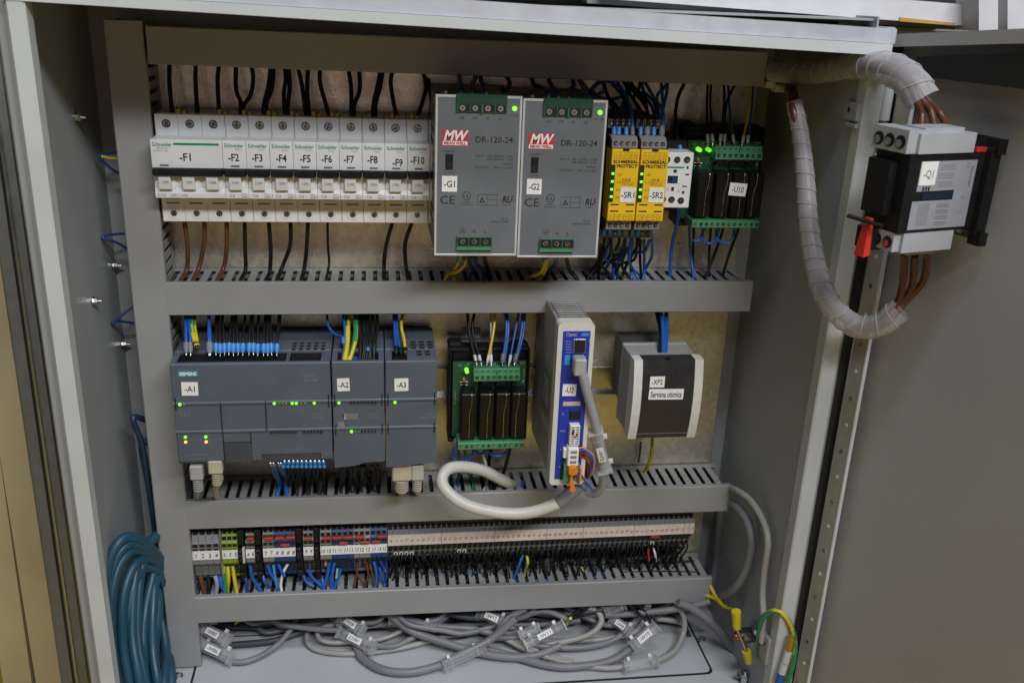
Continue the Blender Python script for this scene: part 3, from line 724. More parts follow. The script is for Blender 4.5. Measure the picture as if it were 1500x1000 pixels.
# ================================================================ contactor
t=thing('contactor',(406.6,0,0),'small white contactor with a green line, right of the yellow safety relays','contactor')
k=MB(); k.box(0,26.6,7,60,-30,30,blackp,1); k.box(0,26.8,60,80,-23.4,22.8,mcbm,.6); part('body',k,t)
k=MB(); k.box(0,19.6,79.8,80.3,10,11.3,sgreen)
for a in((21.6,23.2,9.4,11.8),(10.6,13.4,6.2,8.8),(2.6,4.6,6.2,8.4),(21,24.2,4.2,5.4),(19.6,23.4,-5.6,-4.6),(10.2,12.4,-9,-5.8),(19.8,21.6,-11.4,-9.0)): k.box(a[0],a[1],79.8,80.2,a[2],a[3],darkp)
k.text('LC1',6.3,-7.4,80.2,2,greyink); k.text('A2',16.5,-9,80.2,1.5,greyink); part('markings',k,t)
k=MB(); k.box(6.2,14.8,79.8,80.2,-2.6,3.6,darkp); k.box(9.6,13.4,80.2,81.4,-2,3,wdblue,.3); k.box(14.8,17.2,79.8,80.5,-2.6,3.6,whitep); part('toggle_window',k,t)
for x,z in((4.2,16.8),(12.8,16.8),(21.2,17),(3.6,-16.4),(11.2,-16.4),(19.4,-17.2)):
    k=MB(); k.disc(x,z,80,3.0,darkp,h=.15,n=18); k.disc(x+.7,z-.3,80,2.0,steeld,h=.35); k.ring(x,z,80,3.3,2.9,.3,whitep,n=18); part('screw',k,t)
# ================================================================ relay boards
leddim2=mat('lamp_green_weaker',(.16,.85,.03),emit=.8)
def relay_board(x0,z0,w,h,dz,label,tg=None,leds=1):
    t=thing('relay_board',(x0,0,z0),label,'relay board','green boards with four black relays')
    k=MB(); k.box(-3,w+3,20,38,-h-7,11,blackp,4); 
    k.box(-4,9,18,34,9,14,blackp,2); k.box(w-12,w+3,18,34,8,12,blackp,2); k.box(-2,w+2,8,22,-h+6,0,blackp)
    for z in(-h-6,9.6): k.box(-3,w+2,34,41,z-1.6,z+1.6,blackp,.8)
    k.box(-3.4,-1,20,43,-h-6,11,blackp,.8); k.box(w+1,w+3.4,20,43,-h-6,11,blackp,.8)
    part('carrier',k,t)
    k=MB(); k.box(0,w,43,44.6,-h,0,pcb,.2)
    rng=random.Random(5)
    for i in range(46): # printed marks
        x=rng.uniform(1.5,w-3); z=rng.choice([rng.uniform(-22,-14.5),rng.uniform(-3,-1)]) if x>9 else rng.uniform(-h+6,-2)
        L=rng.uniform(.8,3.2); k.box(x,x+L,44.4,44.75,z,z+.28,whiteink)
    for i in range(22): x=rng.uniform(12,w-8); z=rng.uniform(-21,-16); k.box(x,x+.3,44.4,44.75,z,z+1.6,whiteink)
    k.text('ICE',6.2,-3.2,44.8,1.8,whiteink); k.text('CE',w-3.6,-2,44.8,2,whiteink,w=4); k.text('L1 control',2.3,-36,44.8,1.6,whiteink,rot=math.pi/2,w=12)
    k.text('icosum',w-2.2,-12,44.8,1.8,whiteink,rot=math.pi/2,w=9); k.add([(w-3.4,44.8,-20),(w-2.2,44.8,-18.3),(w-1.2,44.8,-20),(w-2.2,44.8,-21.4)],[(0,1,2,3)],whiteink)
    bd=part('board',k,t)
    for i in range(4): # little diodes and resistors
        k=MB(); x=6.5+i*14.5; k.cyl((x,46,-19.2),(x+8,46,-19.2),.35,steel,n=6); k.cyl((x+2.4,46,-19.2),(x+5.6,46,-19.2),1.1,blackp if i%2 else redj,n=8); k.cyl((x+1,46,-22.2),(x+7,46,-22.2),.3,steel,n=6); k.cyl((x+2.4,46,-22.2),(x+5,46,-22.2),1,blackp,n=8); k.cyl((x+3.4,44.6,-16),(x+3.4,48,-16),1.3,mat('amber_part',(.35,.22,.03),.4),n=10)
        part('component',k,bd)
    L=MB(); x1=18 if leds==1 else 21.5
    k=MB(); k.box(x1,x1+42,43,56,-14.6,-3,termg2,.4); k.prism([(56,-14.6),(57.4,-14),(57.4,-8.2),(56,-7.6)],x1+.1,x1+41.9,termg2); k.box(x1+20.8,x1+21.2,57,57.6,-14.4,-3.4,darkp)
    for i in range(8): k.disc(x1+2.9+i*5.15,-10.8,57.4,1.75,darkp,h=.1); k.disc(x1+3.1+i*5.15,-11,57.4,1.3,steeld,h=.3,n=10); k.box(x1+2+i*5.15,x1+3.6+i*5.15,55.6,56.15,-5.8,-4.8,darkp)
    part('terminal_block',k,t)
    k=MB(); k.box(4,w-1.4,43,66,-h-3.4,-h+3.4,termg2,.5)
    for i in range(12): k.disc(7+i*5.1,-h-.2,66,1.6,darkp,h=.1); k.disc(7.2+i*5.1,-h-.4,66,1.15,steel if i%3==0 else steeld,h=.3,n=10)
    part('terminal_block',k,t)
    for j in range(leds):
        k=MB(); lx=12.3 if leds==1 else 9.5+j*8.6; k.cyl((lx,44.6,-7.6),(lx,51,-7.6),2.0,ledg if j==0 else leddim2,r1=1.7,n=14); part('indicator_lamp',k,t)
    for i,xx in enumerate((6.8,23.2,38.2,52.6)):
        k=MB(); k.box(xx,xx+13.4,44.6,63,-h+5.4,-24.5,mat('relay_casing',(.008,.007,.006),.36,var=.2,spec=.3),.9); rb=part('relay',k,t)
        k=MB(); c=xx+(9 if i!=3 else 6); a=63.4
        bx=c-1.6
        k.tube([(c+.4,60,-23.5),(c+.3,a,-26),(c,a+.4,-34),(bx,a+.3,-43),(bx,a+.2,-52),(bx,a,-h+7.4),(bx,60,-h+4.8)],.38,steel,n=6,sub=4); k.box(xx+3,xx+11,63,63.15,-39,-38.6,darkp)
        part('retaining_clip',k,rb)
    if tg: part('sticker',sticker_mb(w-32,w-16.5,-44,-33,64.2,tg,h=5,w=10.5,tilt=-.07),t)
    return t
relay_board(239.8,-173.8,67.4,74.8,0,'green relay board with one lit lamp in the middle row beside the controllers')
relay_board(438.8,28.2,66.5,68.6,0,'green relay board with two lit lamps and white sticker -U10, top right','-U10',2)
k=MB(); p=at(690,488,3); k.box(p[0]-9,p[0]+9,2.2,2.8,p[2]-5,p[2]+5,mat('plate_tag',(.33,.33,.33),.5)); k.text('-U1',p[0],p[2],2.9,4,ink,w=7); solo('plate_label',k,'pale tag stuck on the mounting plate above the middle relay board','label')
#@@PLC
# ================================================================ controllers
def plcmod(x0,w,label,first):
    t=thing('controller_module',(x0,0,-155),label,'controller','blue-grey controller modules on one rail'); x1=w-.3
    FD=89.
    k=MB() # rear housing
    k.box(.3,x1,7.5,62,-94,1,plc,.6)
    k.box(.3,x1,62,FD-2,-92,-14,plcd)
    part('housing',k,t)
    # upper cover with terminal opening
    op=((5,93),(96,122)) if first else (((5,39.5),) if w<46.5 and x0<150 else ((6,19),))
    k=MB(); k.box(.3,x1,84,FD,-34.5,0,plc,.8); 
    xs=[.3]+[v for o in op for v in o]+[x1]
    k.box(.3,x1,62,66,-14,.4,plc); k.box(1,x1-.7,66,84,-14,-12,blackp)
    for i in range(0,len(xs),2): k.box(xs[i],xs[i+1],62,86,-14,.2,plc)
    cov=part('terminal_cover',k,t)
    for o in op:
        k=MB(); k.box(o[0],o[1],66,84,-14,-7.5,blackp); k.box(o[0],o[1],66,66.4,-7.5,-.1,darkp); k.box(o[0],o[1],83.6,84,-7.5,-.2,darkp); k.box(o[0],o[0]+.4,66.4,83.6,-7.5,-.2,darkp); k.box(o[1]-.4,o[1],66.4,83.6,-7.5,-.2,darkp); n=int((o[1]-o[0])/4.4)
        for i in range(n): k.box(o[0]+.8+i*4.4,o[0]+3.8+i*4.4,68,74,-7.5,-5.4,blackp,.3); k.disc(o[0]+2.3+i*4.4,-10,84,.2,blackp)
        if first and o[0]>90: k.box(o[0]+4,o[1]-5,72,80,-7.5,-4.5,plcd,.6)
        part('terminal_row',k,t)
    # vents behind
    k=MB(); rng=range
    if first: g=[(96+i*6.2,99.4+i*6.2,44+j*7,48+j*7) for i in rng(5) for j in rng(3)]
    elif x0<150: g=[(6+i*7,10+i*7,40+j*7,44+j*7) for i in rng(5) for j in rng(3)]
    else: g=[(8+i*7.4,12.6+i*7.4,44+j*7,48+j*7) for i in rng(5) for j in rng(3)]+[(27.5+i*7,32+i*7,66+j*7,70+j*7) for i in rng(2) for j in rng(2)]
    for a in g: k.box(a[0],a[1],a[2],a[3],1 if a[2]<62 else .2,1.15 if a[2]<62 else .6,darkp)
    part('vents',k,t)
    # middle part
    def pz(y): return (y)
    k=MB(); k.box(.3,x1,84,FD-.6,-61,-35,plc,.4); part('middle_cover',k,t)
    k=MB(); k.cyl((.3,FD-1.2,-35.6),(x1,FD-1.2,-35.6),2.0,plc,n=12)
    k.cyl((.3,FD-1.6,-62),(x1,FD-1.6,-62),1.9,plc,n=12)
    for x in(2.4,x1-2): k.box(x-.35,x+.35,FD-.5,FD+.9,-40.5,-29.5,blackp); k.box(x-.35,x+.35,FD-1,FD+.8,-67,-58.5,blackp) if not first else None
    part('hinge_bar',k,t)
    k=MB()
    if first:
        k.box(.8,38.4,84,FD-.8,-90.2,-63.2,plc,.5); k.box(38.4,61.5,84,FD-1,-72.6,-63.2,plc,.4); k.box(38.4,61.5,70,80,-91,-72.6,plcd); k.box(30,61,66,84,-90,-88,plcd)
        k.box(61.5,x1,84,FD-.8,-85,-63.2,plc,.4); k.box(61.5,69.5,82,FD-.8,-90.6,-84.6,plc,.4); k.box(119.5,x1,82,FD-.8,-90.6,-84.6,plc,.4); k.box(69.5,119.5,74,86,-92,-85,darkp)
        for x in(38.5,75.2): k.box(x-.2,x+.2,FD-1,FD+1.1,-62,-33.6,darkp)
        for x in(38.5,61.4): k.box(x-.2,x+.2,FD-1,FD+.2,-72 if x>50 else -90,-62,darkp)
    else: k.prismd([(.4,-63.2),(x1-.1,-63.2),(x1-.1,-94.5 if x0<150 else -97.5),(x1-18,-95.4 if x0<150 else -98.5),(x1-26,-98.4 if x0<150 else -100),(.4,-99.6 if x0<150 else -100.5)],84,FD-.7,plc)
    part('lower_cover',k,t)
    return t
def px2(t,px,py,D=89.6):
    p=at(px,py,D); return p[0]-t_loc[0],p[2]-t_loc[1]
A1=plcmod(3.1,130,'widest blue-grey controller with teal badge and white sticker -A1',True)
t_loc=(3.1,-155)
def P1(px,py,D=89.6):
    p=at(px,py,D); return p[0]-t_loc[0],p[2]-t_loc[1]
k=MB(); x,z=P1(275,547.5); k.box(x-8.2,x+8.2,88.8,89.35,z-2.9,z+2.9,teal); k.text('SIEMENS',x,z,89.45,2.9,sticker,w=14,bold=.04); part('badge',k,A1)
x,z=P1(278,569.6); part('sticker',sticker_mb(x-6.6,x+6.6,z-6.0,z+6.0,89.3,'-A1',h=5,w=8.2,tilt=-.02),A1)
k=MB(); x,z=P1(466,550); k.text('SIMATIC',x,z,89.2,2.8,faintink,al='r',w=12.5); x,z=P1(466,556.5); k.text('S7-1200',x,z,89.2,2.8,faintink,al='r',w=11.5)
x,z=P1(474,607); k.text('CPU 1215C',x,z,88.6,2,faintink,al='r',w=10); x,z=P1(474,612); k.text('DC/DC/DC',x,z,88.6,2,faintink,al='r',w=10)
for i,(px,s) in enumerate(((265,'RUN/STOP'),(270.5,'ERROR'),(276,'MAINT'))): x,z=P1(px,606); k.text(s,x,z,88.6,1.3,faintink,rot=math.pi/2,w=len(s)*1.2)
for px,py,s in((398,603,'DI a'),(443,603,'DI b'),(399,623,'DQ a'),(446,623,'DQ b')): x,z=P1(px,py); k.text(s,x,z,88.6,1.5,faintink)
for i in range(8): x,z=P1(404+i*5,598); k.text(str(i),x,z,88.6,1.2,faintink)
for i in range(6): x,z=P1(450+i*5,598); k.text(str(i),x,z,88.6,1.2,faintink)
x,z=P1(286,667); k.text('X1P1  PROFINET',x,z,88.4,1.6,faintink,w=18); x,z=P1(296,672); k.text('MAC ADDRESS 28-63-36',x,z,88.4,1.2,faintink,w=24); x,z=P1(287,645.5,); k.text('LINK  RX/TX',x,z,88.4,1.2,faintink,w=8)
x,z=P1(430,658.5); k.text('24VDC OUTPUTS',x,z,88.4,1.4,faintink,w=13)
for i in range(10): x,z=P1(400+i*7,666); k.text('.%d'%(i%8),x,z,88.4,1.3,faintink)
part('lettering',k,A1)
def leds(t,pts,m,D=89.6,r=1.25,off=None):
    for px,py in pts:
        p=at(px,py,D); k=MB(); k.disc(p[0]-t_loc[0],p[2]-t_loc[1],D,r,m,h=.5,n=12); part('indicator_lamp',k,t)
ledoff=mat('lamp_dark',(.012,.022,.03),.25,var=0); leddim=mat('lamp_dim_green',(.06,.22,.02),.4,emit=.35)
leds(A1,((263.5,592.2),(401.7,590.6),(428,590.4),(434,590.4),(460.3,590.2)),ledg,89.9,1.3)
leds(A1,((269.5,592.2),(409,590.6),(414,590.6),(419,590.6),(441,590.4),(447,590.4)),leddim,89.9,.9)
leds(A1,((271.5,640),(301.5,639.6)),ledg,88.6,1.25); leds(A1,((272,647.2),(302,646.8)),ledo,88.6,1.25)
leds(A1,[(398+i*5,632.6) for i in range(8)]+[(446+i*5,632.4) for i in range(6)],ledoff,89.2,1.0)
k=MB()
for i in range(10):
    p=at(416+i*6.6,677,80); k.cyl((p[0]-3.1,84,p[2]+155-1.5),(p[0]-3.1,84.6,p[2]+155-1.5),1.7,fblue,n=8)
part('output_plug',k,A1)
A2=plcmod(133.7,44.3,'middle blue-grey input module with white sticker -A2',False); t_loc=(133.7,-155)
x,z=P1(503,563.5); part('sticker',sticker_mb(x-5.2,x+5.2,z-5.8,z+5.8,89.3,'-A2',h=5,w=8.6,tilt=.03),A2)
leds(A2,((496.5,589.8),),ledg,89.9,1.3); leds(A2,((514.8,631.8),),ledg,89.3,1.3); leds(A2,[(514+i*5.2,589.2) for i in range(8)],ledoff,89.8,1.0); leds(A2,((520,631.8),(525,631.8)),leddim,89.2,.8); leds(A2,[(530+i*5,631.6) for i in range(5)],ledoff,89.2,.9)
k=MB(); x,z=P1(553,606.5); k.text('SM 1223',x,z,88.6,2,faintink,al='r',w=8.6); x,z=P1(553,611.5); k.text('DC/DC',x,z,88.6,2,faintink,al='r',w=6.4); x,z=P1(515,610.5); k.box(x-5.2,x+5.6,88,88.6,z-2.7,z+2.7,greyink); k.box(x-6.2,x-5.2,88,88.6,z-2.7,z+2.7,whiteink); k.text('T',x-6.6,z,88.75,4,ink)
x,z=P1(500,622.5); k.box(x-2.6,x+2.6,88,88.55,z-2.6,z+2.6,faintink); k.text('DI a',*P1(515,601),88.6,1.4,faintink); k.text('DQ a',*P1(516,623),88.6,1.4,faintink); k.text('DIAG',*P1(497,598),88.6,1.3,faintink,rot=math.pi/2)
for i in range(8): k.text(str(i),*P1(514+i*5.2,596.5),88.6,1.2,faintink); k.text(str(i),*P1(514+i*5.2,625.5),88.6,1.2,faintink)
part('lettering',k,A2)
A3=plcmod(178.4,44.8,'right blue-grey network module with white sticker -A3',False); t_loc=(178.4,-155)
x,z=P1(588,563.5); part('sticker',sticker_mb(x-5.9,x+5.9,z-5.8,z+5.8,89.3,'-A3',h=5,w=8,tilt=.01),A3)
leds(A3,((578.5,589.2),),ledg,89.9,1.3)
k=MB(); k.text('CSM 1277',*P1(641,606.5),88.6,2,faintink,al='r',w=9.4); k.text('SIMATIC NET',*P1(641,611.5),88.6,2,faintink,al='r',w=15.4); k.text('L/DC',*P1(579,596),88.6,1.2,faintink,rot=math.pi/2); part('lettering',k,A3)
k=MB(); x,z=(12.5,0); k.box(6.6,18.6,68,85,-7,-.6,blackp,.6); k.box(6.2,19,85,86,-5,.6,blackp); part('power_plug',k,A3)
# ================================================================ blue fronted drive controller
t=thing('drive_controller',(320.2,0,-186),'tall narrow white controller with a blue front and white sticker -U2','controller'); W=31.; H0,H1=-76.5,74.
k=MB(); k.box(1.2,W-1.2,8,108,H0+1,H1-1,smcs,1.2); k.box(3,W-3,60,104,H1-1,H1-.3,alu)
for i in range(7): k.box(4,W-4,62+i*6,64+i*6,H1-.5,H1-.1,smcs)
part('casing',k,t)
k=MB(); k.prismd([(x,z) for x,z in [(W/2+(W/2-4)*sx+4*math.cos(math.radians(a)),(H1-4 if sy>0 else H0+4)+4*math.sin(math.radians(a))) for sx,sy,r in((1,1,0),(-1,1,90),(-1,-1,180),(1,-1,270)) for a in(r,r+22,r+45,r+68,r+90)]],104,117.5,smcw); part('front_frame',k,t)
k=MB(); k.box(4.2,W-3.6,117.3,117.9,H0+6,H1-7,smcb,.2); part('front_panel',k,t)
k=MB(); 
for a in((1.0,1.35,20,50,30,68),(1.0,1.35,46,98,-30,24),(1,1.35,40,95,-70,-38)): k.box(a[0]-.1,a[1]-.3,a[2],a[3],a[4],a[5],mat('side_label',(.27,.27,.26),.5))
k.box(.8,.95,56,90,-24,16,mat('side_label_print',(.16,.16,.16),.5)); 
k.box(.5,.9,62,84,-18,8,mat('side_label',(.27,.27,.26),.5))
part('side_label',k,t)
TL=(320.2,-186)
def PU(px,py,D=118): p=at(px,py,D); return p[0]-TL[0],p[2]-TL[1]
k=MB(); d=118.0
k.ring(PU(832,490)[0],PU(832,490)[1],117.9,1.5,1.1,.15,whiteink,n=12); k.text('SMC',*PU(840,490.5),d,2.2,whiteink,w=6,bold=.02); x,z=PU(857,490); k.prismd([(x-3.5,z-1.3),(x+3,z-1.3),(x+4,z+1.3),(x-2.5,z+1.3)],117.9,118.05,fblue)
for i in range(5): k.text('PWR ALM',*PU(832.5,500+i*4),d,1.1,whiteink,w=4.2)
x,z=PU(831,527); k.box(x-2.2,x+2.2,117.8,118.1,z-4.4,z+4.4,fblue)
x,z=PU(837.5,591); k.box(x-7.6,x+7.6,117.8,118.2,z-1.9,z+1.9,mat('beige_label',(.52,.46,.34),.5)); 
for s,py in(('SI',606),('ENC',631),('MOT',658),('EMG',678),('BK RLS',683),('24V',688)): k.text(s,*PU(825,py),d,1.7,whiteink)
for i in range(4): k.text('L%d'%i,*PU(863,499+i*9),d,1.2,whiteink,rot=math.pi/2)
part('lettering',k,t)
def sock(px,py,w,h,m1=darkp,rim=steel,D0=118,nm='socket'):
    x,z=PU(px,py); k=MB(); k.box(x-w/2,x+w/2,110,118.7,z-h/2,z+h/2,rim,.3); k.box(x-w/2+.8,x+w/2-.8,118.5,118.85,z-h/2+.8,z+h/2-.8,m1); return k
k=sock(849,507,10.5,13); x,z=PU(849,513); k.box(x-2,x+2,118.6,119,z-1.6,z-.2,darkp); part('network_socket',k,t)
k=sock(848,532,10.5,13,steeld); x,z=PU(853,526); k.box(x-1,x+1,118.8,119.2,z-1.2,z+1.2,ledg); part('network_socket',k,t)
k=sock(842,608,9.5,8.5,darkp,blackp); part('socket',k,t)
k=MB(); x,z=PU(840.5,632); k.box(x-4.6,x+4.2,116,124,z-10.5,z+8.6,whitep,.5)
for i in range(8): k.box(x-3.6,x-.6,123.9,124.2,z-9+i*2.2,z-8+i*2.2,greyink); k.box(x+.6,x+3.4,123.9,124.2,z-9+i*2.2,z-8+i*2.2,greyink)
part('white_plug',k,t)
k=MB(); x,z=PU(836,661); k.box(x-4.2,x+5.2,116,127,z-9.5,z+7.4,mcbc,.5); k.box(x-7.4,x-3.8,118,123,z-4,z+5,mcbc,.5)
for i in range(3): k.box(x-2,x+3.6,126.8,127.3,z-7+i*4.8,z-4.4+i*4.8,greyt,.3)
part('white_plug',k,t)
k=MB(); x,z=PU(834,687); k.box(x-6,x-1,114,124,z-9,z+8,termg2,.4); k.box(x-1,x+1.4,114,128,z-12,z+9,orange,.4); k.cyl((x+.8,124,z+5.5),(x+.8,131,z+4.5),4.2,orange,n=14); k.cyl((x+2,122,z-14),(x+2,128,z-14.5),2.6,orange,n=12); k.box(x+4,x+8,112,122,z-8,z+7,termg2,.4); k.box(x+8,x+10,112,124,z-10,z+4,orange,.4); k.box(x-8,x-6,112,118.6,z-10,z+10,darkp)
part('green_plug',k,t)
x,z=PU(834,571); part('sticker',sticker_mb(x-5.9,x+5.9,z-5.4,z+5.4,118.1,'-U2',h=5,w=7.6,tilt=-.02),t)
# ================================================================ socket box
t=thing('socket_box',(391,0,-188),'grey socket box with a black front flap and stickers -XP2 and Servisna uticnica','socket box'); W=62.
k=MB(); k.box(10,W-8,3,58,-34,24,mat('box_grey_back',(.12,.12,.12),.5,var=.04),1); k.box(.9,W-.9,57,62,-39,36,mat('box_grey',(.30,.30,.30),.5,var=.04),.8); k.box(1.2,W-1.2,60,99,-38,35,mat('box_grey',(.30,.30,.30),.5),.8); part('casing',k,t)
def curve(d0): # front profile (D,Z) bulging
    return [(d0+ (6.0*(1-((z)/39.)**2)),z) for z in(-38,-32,-24,-12,0,12,24,32,37)]
def fr(x0,x1,d0,mt,base=92): 
    k=MB(); c=curve(d0); k.prism([(base,-38)]+c+[(base,37)],x0,x1,mt); return k
part('side_frame',fr(0,7.6,104,mat('box_white',(.58,.58,.56),.4,var=.03)),t); part('side_frame',fr(W-7.6,W,104,MATS['box_white']),t)
k=fr(7.6,W-7.6,102.6,mat('flap_black',(.022,.022,.024),.35,var=.1)); k.box(7.8,W-7.8,104,104.6,-33.4,-33,greyink); k.box(28,33,100,103.6,34.6,37,darkp); fp=part('flap',k,t)
TL=(391,-188)
x,z=PU(963,559.5,108.5); 
a=sticker_mb(x-6.6,x+6.6,z-5.1,z+5.1,108.1,'-XP2',h=4.6,w=9.6); part('sticker',a,t)
x,z=PU(976,577.5,109); a=sticker_mb(x-15.6,x+15.6,z-4.9,z+4.9,108.5,'Servisna uticnica',h=5.4,w=28,tilt=-.012,bold=.02); part('sticker',a,t)
#@@TERMINALS
# ================================================================ terminal blocks
def tmeshR(col,wid=5.2):
    k=MB(); W=wid-.18
    k.prism([(7.5,-26),(7.5,24),(30,24),(33,18),(38,9),(43.5,6.6),(43.5,-6.2),(41,-8),(34,-13),(32,-26),(29,-28),(10,-28)],.09,W,col)
    c=wid/2
    # openings: upper round, upper square, lower square, lower small square, lower round (on the sloping faces)
    def on(z,d,w,h,round_=False,mt=darkp):
        if round_: k.cyl((c,d-1,z),(c,d+.25,z),w/2,mt,n=10,smooth=False)
        else: k.box(c-w/2,c+w/2,d-2,d+.2,z-h/2,z+h/2,mt)
    on(16.4,35.2,4.2,4.4,True); on(10.6,38.9,3.7,3.4)
    on(-9.0,40.8,3.6,3.6); on(-16.4,34.6,3.3,2.6); on(-22,33.4,3.9,3.6,True)
    k.box(0,.16,34,41.2,-12,-8,greyt2)
    return k.mesh('terminal_block')
def tmeshL(col,wid,big=False,red=None):
    k=MB(); W=wid-.2
    k.prism([(7.5,-31),(7.5,26),(30,26),(36,22),(43.5,12),(43.5,-10),(38,-16),(34,-31)],.1,W,col)
    c=wid/2
    def on(z,d,w,h,mt=darkp): k.box(c-w/2,c+w/2,d-3,d+.2,z-h/2,z+h/2,mt)
    if big:
        on(20.6,38.2,4.4,4.2); on(10,43.5,4.6,3.4); on(5,43.5,4.6,3.6); on(-20,37,5.8,.8,greyt2)
        k.box(.2,W,36,37.6,-26,-16,greyt2)
    else:
        k.cyl((c,36,20.4),(c,38.4,20.4),1.9,darkp,n=10,smooth=False); on(15.2,41.8,3.6,3.6); on(9.4,43.6,3.8,3.2); on(4.0,43.6,3.8,3.2)
        for z,d in((-13.4,41.2),(-17.4,38),(-21.2,36.8),(-24.8,36)): on(z,d,3.7,2.4)
    return k.mesh('terminal_block')
ZR=-358.4
MR={}
ORD2='first second third fourth fifth sixth seventh eighth ninth tenth'.split()
def where(n):
    for j,(a,b) in enumerate([(14,23),(24,33),(34,43),(44,50),(51,60),(61,70),(71,71),(72,72)]):
        if a<=n<=b: return '%s block of the %s cream marker strip'%(ORD2[n-a],ORD2[j])
nums=list(range(14,73)); gR='narrow grey terminal blocks under the red handwritten numbers'
xl,xr=at(571.9,795,44)[0],at(1013.3,774.4,44)[0]; pR=(xr-xl)/58
mR=tmeshR(greyt,pR)
for i,n_ in enumerate(nums):
    o=bpy.data.objects.new('terminal_block',mR); COL.objects.link(o); o.location=B((xl+(i-.5)*pR,0,ZR))
    tag(o,'grey terminal block at red number %d, %s'%(n_,where(n_)),'terminal block',gR)
def hand(k,s,x,z,d,h,m,rng,w=None): k.text(s,x+rng.uniform(-.2,.2),z+rng.uniform(-.3,.3),d,h*rng.uniform(.9,1.1),m,w=w,rot=rng.uniform(-.12,.1),shear=rng.uniform(.02,.3),bold=.008)
rng=random.Random(11)
def markstrip(x0,x1,z0,z1,txts,xs,mt,im,label,h,w2,group,d=44):
    k=MB(); k.box(x0,x1,d-.5,d+.4,z0,z1,mt)
    for s,x in zip(txts,xs): hand(k,s,x,(z0+z1)/2-.3,d+.5,h,im,rng,w=-.85 if len(s)==1 else -.72)
    return solo('marker_strip',k,label,'marker strip',group)
gM='handwritten marker strips on the terminal blocks'
segs=[(14,23),(24,33),(34,43),(44,50),(51,60),(61,70),(71,71),(72,72)]
for a,b in segs:
    x0=xl+(a-14-.5)*pR+.15; x1=xl+(b-14+.5)*pR-.25
    markstrip(x0,x1,ZR-5.8,ZR+5.6,[str(q) for q in range(a,b+1)],[xl+(q-14)*pR for q in range(a,b+1)],paper,redink,
      ('%s cream marker strip from the left, red handwritten numbers %d to %d'%(ORD2[segs.index((a,b))],a,b)) if a!=b else 'single cream marker at red number %d, %s at the right end'%(a,'second last' if a==71 else 'very last'),3.3,1.75,gM,44)
# red jumper at 65
p=at(960,785.5,42); k=MB(); k.box(p[0]-4.6,p[0]+4.6,38,42.4,p[2]-2,p[2]+1.6,redj,.4); solo('jumper',k,'red jumper under numbers 64 and 65 of the cream marker strip','jumper','red jumpers on the terminals')
ZL=-366.5
gLg='larger terminal blocks at the left end of the row'
def lrow(pxa,pxb,cnt,cols,names,big=False):
    a=at(pxa,808,43.5)[0]; b=at(pxb,808,43.5)[0]; w_=(b-a)/cnt; out=[]
    for i in range(cnt):
        kx=(cols[i].name,round(w_,2),big)
        if kx not in MR: MR[kx]=tmeshL(cols[i],w_,big)
        o=bpy.data.objects.new('terminal_block',MR[kx]); COL.objects.link(o); o.location=B((a+i*w_,0,ZL)); tag(o,names[i],'terminal block',gLg); out.append(a+(i+.5)*w_)
    return a,b,w_,out
def lmark(a,b,txts,xs,label,w2=2.2):
    markstrip(a+.1,b-.1,ZL-4.8,ZL+4.6,txts,xs,sticker,ink,label,4.2,w2,gM,43.9)
O4=['first','second','third','fourth','fifth','sixth']
a,b,w_,xs=lrow(281.3,321.9,4,[greyt]*4,['large grey terminal block above handwritten black number %d, %s from the left'%(i+1,('first','second','third','fourth')[i]) for i in range(4)],True); lmark(a,b,list('1234'),xs,'leftmost white marker strip reading 1 2 3 4')
k=MB(); k.box(b,b+1.8,8,42,ZL-30,ZL+26,greyt,.3); solo('end_plate',k,'thin grey end plate between the grey blocks and the yellow-green earth blocks','end plate')
a,b,w_,xs=lrow(325.3,348.5,3,[gyt]*3,['yellow-green earth terminal block, %s of the three marked 5'%s for s in('left','middle','right')]); lmark(a,b,list('555'),xs,'white marker strip with black handwritten 5 5 5 on the earth blocks')
a,b,w_,xs=lrow(360.2,373.4,2,[greyt]*2,['grey terminal block marked 6, on the left','grey terminal block marked 6, on the right']); lmark(a,b,list('66'),xs,'short white marker strip reading 6 6, between two black clamps left of centre'); X6=xs
a,b,w_,xs=lrow(385.3,433.3,6,[greyt]*2+[bluet]*4,['grey terminal block marked 7, %s one'%s for s in('left','right')]+['blue terminal block marked 8, %s from the left'%s for s in O4[:4]]); lmark(a,b,list('778888'),xs,'white marker strip reading 7 7 8 8 8 8 over grey and blue blocks'); X7=xs
a,b,w_,xs=lrow(444.5,459.7,2,[greyt]*2,['grey block marked 9 against the clamp on its left','grey block marked 9 against the clamp on its right']); lmark(a,b,list('99'),xs,'short white marker strip reading 9 9, the right one of the short pairs'); X9=xs
a,b,w_,xs=lrow(469.3,567.2,12,[greyt]*2+[bluet]*4+[greyt]*3+[bluet]*3,['grey block marked 10 beside the black clamp','grey block marked 10 beside the first blue block marked 11']+['blue terminal block marked 11, %s of its run'%s for s in O4[:4]]+['%s of the grey terminal blocks marked 12'%s for s in O4[:3]]+['blue terminal block marked 13, number %s, beside the long grey row'%s for s in O4[:3]]); lmark(a,b,['10','10']+['11']*4+['12']*3+['13']*3,xs,'longest white marker strip, numbers 10 to 13',1.75); X10=xs
